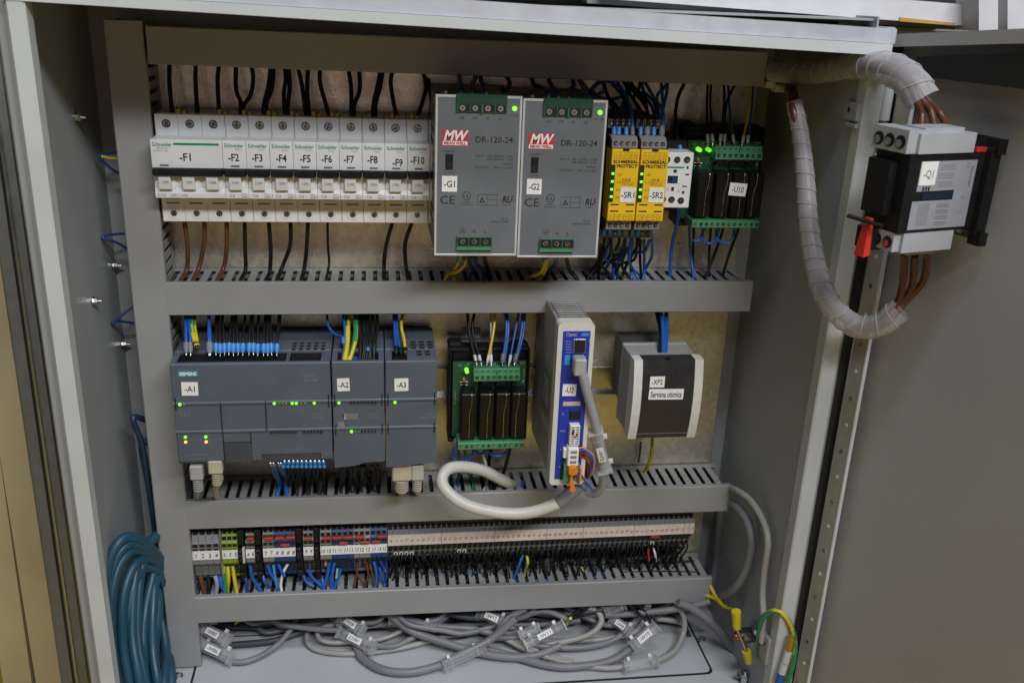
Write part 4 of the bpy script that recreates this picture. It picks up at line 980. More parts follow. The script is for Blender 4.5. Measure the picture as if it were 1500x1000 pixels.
def clampx(pxa,pxb,lab):
    a=at(pxa,808,40)[0]; b=at(pxb,808,40)[0]; k=MB(); w=b-a
    k.box(a+.3,b-.3,8,38,ZL-36,ZL+27,blackp,.6); k.box(a+.8,b-.8,36,47,ZL-8,ZL+5,blackp,1); k.box(a+.8,b-.8,34,41,ZL-30,ZL-24,blackp,.6); k.box(a+.6,b-.6,36,43,ZL+8,ZL+24,blackp,.6); k.box(a+1.4,b-1.4,47,48,ZL-6,ZL+1,darkp,.4)
    solo('end_clamp',k,lab,'end clamp','black end clamps between the terminal groups')
clampx(348.5,359.6,'black end clamp right of the yellow-green earth blocks'); clampx(374,384.4,'black end clamp between the grey pairs marked 6 and 7'); clampx(433.6,444.2,'black end clamp right of the blue blocks marked 8'); clampx(459.9,469,'rightmost black end clamp, before the long white strip')
k=MB(); p=at(360,813,49); k.box(p[0]-3.2,p[0]-1,44,49,p[2]-9,p[2]+7,mat('clear_tab',(.5,.5,.5),.3),.5); solo('marker_tab',k,'bent translucent tab beside the black clamp left of mark 6','tab')
J=[(366.5,790,6.0),(393.5,789.6,7.2),(409.5,788.8,7.2),(425.5,788,7.2),(417.5,799,7.2),(451.5,789.4,6.2),(478.2,789,7),(494,788.4,7),(510,788,7),(503,796,7),(527,787.4,7),(559,786.4,7),(534.5,795,7),(551,794,7)]
for i,(px,py,hw) in enumerate(J):
    p=at(px,py,45.5); k=MB(); h_=(hw-.9)/1.5; k.box(p[0]-h_,p[0]+h_,40,45.8,p[2]-1.5,p[2]+1.5,redj,.4)
    rown='upper' if py<792 else 'lower'
    solo('jumper',k,'red jumper %s'%['between the two leftmost black clamps','on the grey pair right of the second black clamp','on the left blue pair before the third black clamp','touching the third black clamp on its left','set lower among the leftmost blue blocks','between the third and fourth black clamps','just right of the last black clamp','at the left of the middle blue group, upper line','at the right of the middle blue group, upper line','set lower in the middle blue group','on the grey blocks left of the last blue group, upper line','upper line, last before the long grey row','set lower on the grey blocks beside the last blue group','set lower on the last blue group'][i],'jumper','red jumpers on the terminals')
#@@SWITCH
# ================================================================ switch disconnector on the door
def zs(n,s): return None
t=thing('door_switch',DW(74,0,20),'black switch with white terminal shrouds and sticker -Q1, mounted on the door','switch'); OQ=DW(74,0,20); t.rotation_euler=(0,0,0)
# frame of the switch: a = away from the door, b = along the door (towards the viewer), z
def QV(a,b,z): p=DW(74+b-4,a+9,20+z); return (p[0]-OQ[0],p[1]-OQ[1],p[2]-OQ[2])
def qbox(k,a0,a1,b0,b1,z0,z1,mt,sl=0):
    k.hexa([QV(a0,b0,z0),QV(a1,b0,z0),QV(a1,b1,z0),QV(a0,b1,z0),QV(a0,b0,z1),QV(a1,b0,z1),QV(a1,b1,z1),QV(a0,b1,z1)],mt)
k=MB(); qbox(k,9,74,-24,6,-18,34,blackp); part('body',k,t); k=MB(); qbox(k,74,80,-24,-4,-8,28,blackp); part('front_block',k,t); k=MB(); qbox(k,66,80,-24,-10,-33,-18.2,blackp); part('side_block',k,t)
k=MB()
for q in([(1,-26),(1,20),(5,22),(7,14),(9,10)],): pass
k.hexa([QV(0,-30,-27),QV(9,-30,-22),QV(9,11,-22),QV(0,11,-27),QV(0,-30,43),QV(9,-30,36),QV(9,11,36),QV(0,11,43)],blackp)
qbox(k,0,7,4,14,-29,-20,blackp); qbox(k,-.1,7,4,14,33,43,blackp); part('mounting_base',k,t)
k=MB(); qbox(k,9.2,18,2,6.2,34.2,37,redp); part('red_latch',k,t); k=MB(); qbox(k,2,8.8,2,6,35,37,steel); part('latch',k,t); k=MB(); qbox(k,9.2,15,0,5,-21.4,-19,steel); part('latch',k,t)
qm=mat('switch_white',(.38,.39,.42),.4,var=.04)
k=MB(); qbox(k,22,70,-2,7.5,34.2,47,qm); qbox(k,30,64,-14,4,47,50,qm); qbox(k,62,78,-26,5,34.2,49,qm); qbox(k,64,74,-26,-20,30,34.2,qm); part('terminal_shroud',k,t)
k=MB(); qbox(k,24,68,-2,6.5,-31.5,-18.3,qm); qbox(k,34,60,-10,3,-34.5,-31.5,qm); qbox(k,60,74,-22,4,-31,-18.3,qm); part('terminal_shroud',k,t)
for i in range(3):
    for zc,rr_ in((41,4.3),(-25,4)):
        a_=78.1 if zc>0 else 74.1
        c=QV(a_-.5,-20+i*9.6,zc); e=QV(a_+.4,-20+i*9.6,zc); k=MB(); k.cyl(c,e,rr_,darkp,n=16,smooth=False); e2=QV(a_+.9,-20+i*9.6,zc); 
        k.cyl(QV(a_,-21+i*9.6,zc-1),QV(a_+.7,-21+i*9.6,zc-1),rr_*.6,steel,n=12,smooth=False); part('terminal_opening',k,t)
k=MB(); O_=QV(0,6.15,0); U_=tuple(QV(-1,6.15,0)[i]-O_[i] for i in range(3)); V_=(0,0,1); fr_=(O_,U_,V_)
lab=mat('label_silver',(.30,.31,.35),.4,var=.04)
def lq(k,u0,u1,z0,z1,mt,h=.1):  # u measured away from the door
    b_=6.0; k.hexa([QV(u0,b_,z0),QV(u1,b_,z0),QV(u1,b_+h,z0),QV(u0,b_+h,z0),QV(u0,b_,z1),QV(u1,b_,z1),QV(u1,b_+h,z1),QV(u0,b_+h,z1)],mt)
lq(k,15,64,9.5,29,lab,.15); lq(k,15,31,3,29,lab,.16); lq(k,15,66,-16,3,lab,.15); lq(k,32,58,4,8.4,mat('slot_blue_black',(.01,.02,.04),.3),.3)
lq(k,49.5,63.5,13.5,29,sticker,.4)
for i in range(12):
    lq(k,33.5,47,27.4-i*1.4,27.8-i*1.4,greyink,.22) if i%4 else None
    lq(k,33,44,1-i*1.35,1.6-i*1.35,greyink,.22) if i%3 else None
    lq(k,50,60,1-i*1.3,1.4-i*1.3,greyink,.22)
for i in range(3): lq(k,53+i*2.4,54.6+i*2.4,9.8,12.6,ink,.25)
fr2=(QV(0,6.45,0),U_,V_)
k.text('-Q1',-56.5,21,0,5.2,greyink,w=8.4,fr=fr2,bold=.01); fr3=(QV(0,6.2,0),U_,V_)
k.text('Schneider',-18.5,18,0,2.2,ink,w=14,rot=-math.pi/2,fr=fr3); k.text('CE',-22.5,25.4,0,2.6,greyink,rot=-math.pi/2,fr=fr3); k.text('UL',-22,4,0,2.4,greyink,fr=fr3); k.text('CCC',-22,-6,0,2.2,greyink,fr=fr3)
part('rating_plate',k,t)
k=MB(); k.hexa([QV(80.4,-17,-36),QV(86,-17,-37),QV(86,-8,-37),QV(80.4,-8,-36),QV(80.4,-15,-11),QV(83.5,-15,-11),QV(83.5,-10,-11),QV(80.4,-10,-11)],redp); part('handle',k,t)
k=MB(); k.cyl(QV(92,-22,-11),QV(81,0,-14),1.5,blackp,n=8); part('lever',k,t)
#@@WIRES
# ================================================================ wires
ORD='first second third fourth fifth sixth seventh eighth ninth tenth eleventh twelfth thirteenth fourteenth fifteenth sixteenth seventeenth eighteenth nineteenth twentieth'.split()
def Zm(ox,oy,s): return lambda pts,ds: [(ox+x/s,oy+y/s,d) for (x,y),d in zip(pts,ds)]
def lerpd(a,b,n): return [a+(b-a)*i/(n-1) for i in range(n)]
# above the breakers
z=Zm(200,80,3.409); G='wires rising from the breakers to the top duct'
bt=[([(165,30),(165,150),(180,306)],'F1, left pole',0),([(295,30),(295,150),(305,306)],'F1, middle pole',1),([(415,30),(405,130),(412,306)],'F1, right pole',0),
([(497,30),(497,170),(520,240),(522,306)],'F2, left of its pair',1),([(565,30),(582,110),(570,200),(535,255),(530,306)],'F2, right of its pair',0),
([(672,30),(660,150),(638,240),(635,306)],'F3, left of its pair',1),([(687,30),(675,170),(650,240),(648,306)],'F3, right of its pair',0),
([(735,30),(745,120),(735,200),(743,306)],'F4, left of its pair',1),([(755,30),(765,150),(757,240),(755,306)],'F4, right of its pair',0),
([(798,30),(825,150),(848,306)],'F5, left of its pair',1),([(860,30),(852,170),(862,306)],'F5, right of its pair',0),
([(922,30),(915,130),(940,230),(962,310)],'F6',0),([(1048,30),(1070,150),(1074,310)],'F7, left of its pair',1),([(1108,30),(1115,170),(1088,250),(1084,310)],'F7, right of its pair',0),
([(1228,30),(1205,150),(1185,240),(1180,310)],'F8, left of its pair',1),([(1238,30),(1215,170),(1195,240),(1192,310)],'F8, right of its pair',0),
([(1300,30),(1270,120),(1280,220),(1300,315)],'F9',0),([(1412,30),(1445,150),(1430,230),(1400,315)],'F10',0),([(1455,120),(1468,190),(1490,300)],'F10',0)]
for i,(p,nm,f) in enumerate(bt):
    lab='black wire rising from breaker -%s'%nm
    if i==18: lab='black wire dropping behind the left edge of power supply -G1'
    wire(lab,z(p,lerpd(22,38,len(p))),1.75,wblack,G,f1=FK if f else None)
# below the breakers into the second duct
z=Zm(230,320,3.3326); G='wires dropping from the breakers into the second duct'
bb=[([(135,20),(150,150),(145,250),(110,318)],wbrown,'brown wire below breaker -F1, left one',1.9),([(232,20),(230,120),(205,240),(172,318)],wbrown,'brown wire below breaker -F1, middle one',1.9),([(340,20),(340,150),(325,240),(290,318)],wbrown,'brown wire below breaker -F1, right one',1.9),
([(428,15),(430,140),(432,250),(405,310)],wblack,'F2',1.7),([(545,15),(555,150),(550,260),(530,310)],wblack,'F3',1.7),([(652,15),(650,130),(610,240),(585,310)],wblack,'F4',1.7),([(737,15),(730,150),(718,250),(705,310)],wblack,'F5',1.7),([(832,15),(835,140),(840,220),(825,310)],wblack,'F6',1.1),([(1150,15),(1115,150),(1108,250),(1112,310)],wblack,'F9',1.7),([(1246,15),(1212,120),(1215,230),(1228,305)],wblack,'F10',1.7)]
for p,m_,nm,r in bb:
    q=z(p[:-1],lerpd(38,30,len(p)-1))+[(230+p[-1][0]/3.3326,320+p[-1][1]/3.3326,'z',-98)]
    wire(nm if m_ is wbrown else 'black wire dropping from breaker -%s into the duct'%nm,q,r,m_,G,tail=(0,-2,-14))
# power supply wires
z=Zm(640,90,5.77); G='wires into the power supplies'
FKs=(blackp,5.5,2.1); FR=(mat('ferrule_dark_red',(.25,.02,.04),.4),5.5,2.1)
for p,m_,nm,f in [([(180,40),(195,170),(203,262)],wdblue,'blue wire into the top of supply -G1, first terminal',FKs),([(345,40),(325,140),(302,190),(298,262)],wdblue,'blue wire into the top of supply -G1, second terminal',FKs),([(370,40),(375,170),(405,210),(416,265)],wdblue,'blue wire into the top of supply -G1, third terminal',FKs),([(505,70),(590,130),(615,200),(575,240),(530,232),(514,275)],wdblue,'dark blue wire hooking round into the fourth terminal of supply -G1',FR),
([(798,60),(815,190),(870,215),(925,245),(940,290)],wdblue,'blue wire into the top of supply -G2, first terminal',FKs),([(920,70),(960,190),(1005,250),(1024,298)],wdblue,'blue wire into the top of supply -G2, second terminal',FKs),([(1130,80),(1155,200),(1118,255),(1115,304)],wdblue,'blue wire into the top of supply -G2, third terminal',FKs),([(1165,100),(1235,210),(1247,308)],wdblue,'blue wire into the top of supply -G2, fourth terminal',FKs)]:
    wire(nm,z(p,lerpd(30,98,len(p))),1.9,m_,G,f1=f)
for p,nm in [([(1180,120),(1250,210),(1340,290),(1460,320),(1560,300)],'dark blue wire sweeping right behind supply -G2'),([(1560,150),(1410,170),(1330,210),(1310,250),(1360,300),(1500,330)],'blue wire looping beside the top right corner of supply -G2'),([(1480,90),(1400,150),(1320,230),(1345,280),(1420,250)],'blue wire coiled above the safety relays')]:
    wire(nm,z(p,lerpd(40,55,len(p))),1.5,wdblue,'blue wires tangled right of the power supplies')
z=Zm(620,340,3.947)
def duct_end(z0,p,zt,da,db):
    q=z0(p[:-1],lerpd(da,db,len(p)-1)); e=z0(p[-1:],[0])[0]; return q+[(e[0],e[1],'z',zt)]
for p,m_,nm,tw,f in [([(240,135),(240,180),(205,222),(150,245),(125,282)],wyel,'green-yellow wire below supply -G1, left one',wgrn,FKs),([(212,135),(195,185),(178,230),(182,282)],wyel,'green-yellow wire below supply -G1, right one',wgrn,None),
([(270,135),(268,180),(288,222),(262,275)],wdblue,'blue wire below supply -G1, left one',None,FKs),([(300,135),(305,185),(350,225),(348,275)],wdblue,'blue wire below supply -G1, right one',None,FKs),([(352,135),(358,170),(372,210),(392,270)],wblack,'black wire below supply -G1',None,FKs),
([(698,135),(698,190),(675,235),(610,262),(592,282)],wyel,'yellow wire below supply -G2, left one',wgrn,FKs),([(712,135),(714,190),(690,250),(670,282)],wyel,'yellow wire below supply -G2, right one',None,FKs),([(762,135),(764,185),(722,230),(716,280)],wdblue,'blue wire below supply -G2',None,FG),([(828,135),(832,170),(850,230),(888,275)],wblack,'black wire below supply -G2',None,FKs)]:
    wire(nm,duct_end(z,p,-98,92,40),1.7,m_,'wires dropping from the power supplies',two=tw,f0=f,tail=(0,-2,-12))
# safety relay wires
z=Zm(860,80,2.94); rng=random.Random(3)
top=[(115,FB,wblack,70),(135,FB,wblack,78),(168,FB,wblack,108),(196,FG,wblue,128),(229,FB,wblack,150),(258,(fgrey,8,2.8),wblack,165),(287,FB,wblack,180),(320,(fgrey,9,2.6),wblue,235)]
for i,(x,f,m_,xt) in enumerate(top):
    p=[(xt+rng.uniform(-6,6),38),(xt+rng.uniform(-14,16),110),(xt*.5+x*.5+rng.uniform(-16,16),180),(x+rng.uniform(-5,8),250),(x,355)]
    wire('%s wire into the top of the safety relays, %s ferrule from the left'%('blue' if m_ is wblue else 'black',ORD[i]),z(p,[25,35,55,70,80]),1.35,m_,'wires above the safety relays',f1=f)
ex=[([(60,60),(150,100),(180,160),(150,220),(140,300)],wblue),([(20,150),(60,110),(120,130),(160,190),(200,320)],wblue),([(120,60),(170,130),(150,240),(136,260)],wblue),([(245,60),(240,150),(290,210),(318,330)],wblue),([(360,38),(340,130),(300,190),(330,330)],wblue),([(330,38),(320,120),(325,200),(322,330)],wblue),([(350,38),(345,150),(325,250),(328,330)],wblue),([(200,38),(190,120),(250,200),(262,320)],wblack),([(230,38),(225,140),(200,190),(240,260),(250,330)],wblack)]
for i,(p,m_) in enumerate(ex): wire('%s wire crossing above the safety relays, %s strand of the tangle'%('blue' if m_ is wblue else 'black',ORD[i]),z(p,lerpd(28,62,len(p))),1.35,m_,'tangled wires above the safety relays')
bot=[(74,FB,wblack,20),(99,FB,wblack,60),(139,FB,wblack,110),(165,(fgrey,8,2.5),wblue,120),(196,FB,wblue,190),(222,FB,wblack,150),(279,(fgrey,9,3),wblue,240)]
for i,(x,f,m_,xb) in enumerate(bot):
    p=[(x,752),(x+rng.uniform(-4,4),810),(x*.5+xb*.5+rng.uniform(-22,22),870),(xb+rng.uniform(-10,14),925),(xb,968)]
    wire('%s wire out of the bottom of the safety relays, %s ferrule from the left'%('blue' if m_ is wblue else 'black',ORD[i]),duct_end(z,p,-98,80,36),1.35,m_,'wires below the safety relays',f0=f,tail=(0,-2,-12))
ex=[([(100,810),(110,850),(150,830),(165,790)],wblack,0),([(95,790),(80,880),(110,900),(110,965)],wblue,1),([(270,800),(240,850),(130,860),(60,960)],wblue,1),([(190,790),(180,880),(200,930),(220,968)],wblue,1),([(245,800),(246,880),(243,965)],wblue,1),([(215,790),(205,880),(140,905),(125,968)],wblack,1),([(230,800),(228,880),(232,960)],wblack,1),([(60,820),(50,900),(30,970)],wblack,1),([(160,810),(130,880),(60,900),(0,970)],wblack,1),([(85,830),(60,900),(90,940),(70,970)],wblack,1),([(175,830),(150,900),(165,940),(190,968)],wblack,1)]
for i,(p,m_,e) in enumerate(ex): wire('%s wire in the tangle below the safety relays, %s strand'%('blue' if m_ is wblue else 'black',ORD[i]),duct_end(z,p,-98,68,38) if e else z(p,lerpd(70,70,len(p))),1.35,m_,'tangled wires below the safety relays',tail=(0,-2,-10) if e else None)
wire('blue wire dropping from the small white contactor',duct_end(z,[(395,660),(392,700),(365,830),(356,952)],-98,62,30),1.6,wblue,tail=(0,0,-10))
wire('black wire curving down to the small white contactor',z([(432,100),(390,190),(380,300),(400,400),(408,430)],[25,35,48,60,62]),1.6,wblack,f1=FB)
# relay board -U10
G='wires above relay board -U10'
for p,m_,nm in [([(520,110),(516,230),(520,378)],wblack,'black wire above board -U10, first from the left'),([(538,110),(530,200),(541,378)],wblack,'black wire above board -U10, second from the left'),([(588,110),(590,220),(573,378)],wblack,'black wire above board -U10, third from the left'),([(640,120),(597,225),(592,378)],wblack,'black wire above board -U10, fourth from the left'),([(608,130),(615,250),(632,380)],wblue,'blue wire above board -U10, left of the yellow one'),([(700,120),(700,220),(668,382)],wyel,'yellow wire above board -U10'),([(716,130),(708,240),(690,382)],wblue,'blue wire above board -U10, right of the yellow one')]:
    wire(nm,z(p,lerpd(22,50,len(p))),1.15,m_,G,f1=FW)
G='wires below relay board -U10'
for p,m_,nm,f in [([(440,705),(440,760),(445,850),(458,960)],wblue,'blue wire dropping below board -U10, leftmost',(fgrey,8,2.6)),([(460,705),(459,760),(457,840),(452,950)],wblack,'black wire below board -U10, first from the left',FW),([(533,705),(532,760),(526,850),(524,955)],wblack,'black wire below board -U10, second from the left',FW),([(588,705),(583,760),(545,870),(512,960)],wblack,'black wire below board -U10, third from the left',FW),([(652,705),(648,760),(615,850),(585,950)],wblack,'black wire below board -U10, rightmost',FW)]:
    wire(nm,duct_end(z,p,-98,46,26),1.3,m_,G,f0=f,tail=(0,0,-10))
for p,nm in [([(508,705),(500,760),(480,800),(456,800)],'left'),([(512,715),(497,770),(505,805),(535,812),(560,780),(570,710)],'middle'),([(572,715),(555,770),(575,808),(615,808),(632,770),(635,705)],'right')]:
    wire('blue jumper loop under board -U10, %s one'%nm,z(p,lerpd(48,50,len(p))),1.3,wblue,'blue loops below relay board -U10',f0=(fgrey,8,2.4),f1=FW if nm=='right' else None)
# controller -A1, -A2, -A3 top wires
z=Zm(240,440,5.769); rng=random.Random(9)
for i,x in enumerate((440,476,513,550,588,628,667,720,757,793,843,878,910,955)):
    o=rng.uniform(-20,30); y=430+rng.uniform(-6,4)
    wire('thin black wire with blue ferrule into the top of controller -A1, %s from the left'%ORD[i],z([(x+o+10,60),(x+o,180),(x+o*.3,290),(x,y+10)],[22,40,62,72]),1.25,wblack,'thin black wires into controller -A1',f1=(fblue,7.6,2.4))
for x,o,nm in ((190,-6,'first'),(226,-16,'second'),(382,0,'third'),(394,-14,'fourth')):
    wire('blue wire with grey ferrule into controller -A1, %s from the left'%nm,z([(x+o,60),(x+o,180),(x-2,300),(x,440)],[24,45,62,72]),1.4,wblue,'blue wires into controller -A1',f1=(fgrey,8.5,2.5))
for p,nm in (([(243,60),(228,190),(248,300),(275,385)],'left'),([(258,60),(255,200),(270,300),(287,385)],'right')): wire('green-yellow wire into the top of controller -A1, %s one'%nm,z(p,[24,45,62,72]),1.9,wyel,'green-yellow wires into controller -A1',two=wgrn,f1=(blackp,5,2))
z=Zm(230,320,3.3326)
for p,nm in (([(930,440),(930,590),(915,700)],'left'),([(970,440),(968,580),(936,700)],'right')): wire('thick green-yellow wire into module -A2, %s one'%nm,z(p,[24,56,74]),2.3,wyel,'green-yellow wires into module -A2',two=wgrn)
for i,(p,m_) in enumerate([([(905,440),(918,560),(905,690)],wblue),([(985,560),(966,620),(962,700)],wblue),([(990,500),(978,620),(974,700)],wblue),([(1025,560),(1028,620),(1030,640)],wblue),([(830,440),(835,520),(870,565),(908,580),(912,610)],wblue)]):
    wire('blue wire beside module -A2, %s'%('thin one left of the green-yellow pair','second, right of the green-yellow pair','third, right of the green-yellow pair','short one among the black wires','loop arching over from the left')[i],z(p,lerpd(30,72,len(p))),1.2,m_,'blue wires into module -A2',f1=FB if i>2 else None)
for i,x in enumerate((992,1003,1014,1024,1036,1047,1058,1064)):
    o=rng.uniform(-8,8); wire('black wire into the top of module -A2, %s from the left'%ORD[i],z([(x+o,440),(x+o*2,540),(x-o,620),(x-4,700)],[24,48,66,74]),1.5,wblack,'black wires into module -A2')
for p,m_,nm in (([(1155,440),(1162,560),(1168,648)],wblue,'blue wire into module -A3, left one'),([(1166,440),(1175,580),(1190,650)],wblue,'blue wire into module -A3, right one'),([(1206,440),(1192,520),(1206,590),(1214,655)],wyel,'yellow wire into module -A3')):
    wire(nm,z(p,lerpd(24,76,len(p))),1.5,m_,'wires into module -A3',f1=(blackp,6,1.9))
wire('black wire dropping behind controller -A1 near its middle',z([(600,440),(598,520),(585,600)],[24,45,60]),1.2,wblack,'thin black wires into controller -A1')
# below the controllers
z=Zm(230,560,3.488); G='wires below controller -A1'
for i,(p) in enumerate([[(582,415),(600,470),(625,520),(604,600)],[(596,415),(615,470),(630,520),(612,600)],[(622,415),(640,460),(655,500),(660,600)],[(634,415),(650,460),(668,505),(664,600)]]):
    wire('blue wire below controller -A1, %s from the left'%ORD[i],duct_end(z,p,-306,84,40),1.4,wblue,G,f0=(fgrey,5,1.8),tail=(0,0,-10))
for i in range(10):
    x=652+i*22; e=[664,664,720,720,718,776,776,832,832,830][i]
    wire('black wire with blue ferrule below controller -A1, %s from the left'%ORD[i],duct_end(z,[(x,404),(x+rng.uniform(-6,6),450),((x+e)/2+rng.uniform(-14,14),520),(e,596)],-306,86,40),1.35,wblack,G,f0=(fblue,4,1.9),tail=(0,0,-10))
for i,(x,e) in enumerate(((945,943),(955,945),(990,1000),(1010,1000),(1020,1053),(1045,1053),(1060,1108),(1100,1110),(1125,1108))):
    wire('black wire below module -A2, %s from the left'%ORD[i],duct_end(z,[(x,425),(x+rng.uniform(-12,12),470),((x+e)/2+rng.uniform(-14,14),530),(e,596)],-306,76,38),1.6,wblack,'black wires below module -A2',tail=(0,0,-10))
# network plugs
def netplug(label,pts,ds,m_,r,w,h,zz=z):
    q=[res(p) for p in zz(pts,ds)]; ob=wire(label,q,r,m_,'network cables below the controllers',name='network_cable',cat='cable',world=True,tail=(0,-8,-12))
    a=Vector(q[0]); k=MB(); k.box(-w/2,w/2,-5,5,-h*.25,h*.75,m_,1.2)
    for i in range(5): k.cyl((0,0,-h*.25-2-i*2.3),(0,0,-h*.25-.8-i*2.3),r+1.3,m_,n=10)
    part('plug',k,ob)
netplug('grey network plug and cable below controller -A1',[(206,470),(206,540),(204,592)],[84,74,42],mat('plug_grey',(.34,.34,.34),.45),3.1,11,14)
netplug('beige network plug and cable right of the grey plug',[(302,440),(322,490),(298,550),(312,596)],[84,80,66,42],beige,3.0,12,13)
netplug('beige network plug below module -A3, left one',[(1250,460),(1245,520),(1258,566)],[80,66,40],beige,5.0,17,26)
netplug('light grey network plug below module -A3, right one',[(1330,470),(1328,540),(1342,585)],[80,62,40],mat('plug_light',(.42,.41,.38),.45),2.9,11,16)
p=at(592,722,46); k=MB(); k.box(p[0]-8,p[0]+8,40,50,p[2]-4,p[2]+4,tealc,2); solo('cable_boot',k,'teal cable boot sunk in the third duct below module -A3','cable boot')
# middle relay board
z=Zm(630,440,3.03); G='wires above the middle relay board'
for p,m_,nm,f in [([(163,20),(175,150),(205,275)],wblack,'black wire above the middle relay board, left one',FW),([(205,20),(188,130),(225,275)],wblack,'black wire above the middle relay board, right one',FW),([(268,20),(270,150),(271,275)],cabl,'thin grey wire above the middle relay board',FW),([(290,20),(282,130),(254,275)],wyel,'yellow wire above the middle relay board',FW),
([(322,20),(340,110),(322,275)],wblue,'blue wire above the middle relay board, first',(fgrey,8,2.6)),([(332,20),(348,120),(329,275)],wblue,'blue wire above the middle relay board, second',None),([(400,20),(375,150),(352,275)],wblue,'thin blue wire above the middle relay board, third',FW),([(412,20),(405,140),(376,275)],wblue,'blue wire above the middle relay board, fourth',(fgrey,8,2.4)),([(420,20),(415,140),(380,275)],wblue,'blue wire above the middle relay board, fifth',None)]:
    wire(nm,z(p,lerpd(24,52,len(p))),1.35 if 'thin' not in nm else 1.0,m_,G,f1=f)
z=Zm(640,500,4.35); G='wires below the middle relay board'
for p,m_,nm,f in [([(132,615),(135,690),(148,800),(130,900),(150,972)],wblue,'blue wire below the middle relay board',(fgrey,7,2.2)),([(178,615),(178,680),(190,810),(228,890),(228,978)],wgrn,'green wire below the middle relay board',FW),([(276,615),(280,680),(318,810),(318,900),(288,975)],wwht,'white wire below the middle relay board',FW),([(362,615),(345,680),(330,790),(345,960)],wblack,'black wire below the middle relay board, left one',FW),([(473,615),(465,680),(430,820),(395,890),(357,962)],wblack,'black wire below the middle relay board, right one',FW)]:
    wire(nm,duct_end(z,p,-306,52,30 if 'left' not in nm else 22),1.35 if m_ is not wblack else 1.7,m_,G,f0=f,tail=(0,0,-12))
for p,nm in [([(120,620),(104,720),(130,765),(185,760),(230,710),(240,620)],'left'),([(247,620),(240,680),(265,712),(305,700),(325,620)],'middle'),([(332,620),(322,680),(350,720),(410,725),(450,690),(457,620)],'right')]:
    wire('blue jumper loop under the middle relay board, %s one'%nm,z(p,lerpd(50,50,len(p))),1.35,wblue,'blue loops below the middle relay board',f0=(fgrey,7,2.2),f1=(fgrey,7,2.2) if nm!='right' else FW)
wire('blue wire lying across the third duct behind the white cable',[(640,706,20),(700,708,22),(760,704,22),(765,712,40)],1.5,wblue)
# thick looped cable of the drive controller
z=Zm(630,440,3.03)
ob=wire('thick white cable looping in front of the third duct to the drive controller',z([(572,898),(440,940),(300,940),(160,905),(75,845),(52,790),(85,745),(160,738),(240,755),(300,785),(350,812),(380,830)],[104,100,98,94,88,80,72,62,52,44,36,20]),5.4,mat('cable_white',(.56,.55,.51),.4,var=.08,vs=50),name='cable',cat='cable',sub=6,n=12)
wire('grey sleeve joining the thick white cable to the coloured wires of the drive controller',z([(700,790),(650,830),(575,896)],[108,107,104]),6.1,cabg,name='cable_sleeve',cat='cable sleeve',n=12)
G='thin coloured wires at the foot of the drive controller'
for i,(p,m_,nm) in enumerate([([(635,575),(650,640),(690,700),(697,790)],wblack,'black'),([(650,590),(665,660),(700,720),(702,785)],wbrown,'brown'),([(640,600),(660,660),(672,740),(690,790)],wred,'red'),([(645,660),(680,655),(725,690),(725,750),(705,785)],worg,'orange'),([(650,668),(690,668),(722,705),(715,760),(700,790)],wblue,'blue'),([(650,680),(685,680),(712,710),(708,765),(696,790)],wbrown,'second brown'),([(640,690),(670,690),(700,720),(698,790)],wred,'second red'),([(632,585),(640,650),(680,720),(690,795)],wblack,'second black'),([(640,750),(655,790),(680,810)],wblue,'lower blue'),([(650,770),(660,810),(690,845)],wblue,'lowest blue'),([(660,760),(690,800),(720,840)],wblue,'outer blue')]):
    wire('%s thin wire at the foot of the blue fronted drive controller'%nm,z(p,lerpd(124,110,len(p))),.95,m_,G,n=6)
ob=wire('grey network cable from the drive controller down past its clear sleeve',z([(665,285),(680,340),(700,420),(722,500),(742,580),(765,680),(768,760),(765,820),(735,855),(700,850)],[128,128,126,122,118,112,104,96,88,80]),4.0,mat('cable_violet_grey',(.34,.34,.40),.42,var=.06),name='network_cable',cat='cable',sub=5,n=12)
q=at(630+668/3.03,440+285/3.03,126); k=MB(); k.box(-5.2,5.2,-8,4,-9,6,mat('plug_grey',(.34,.34,.34),.45),1.2); part('plug',k,ob)
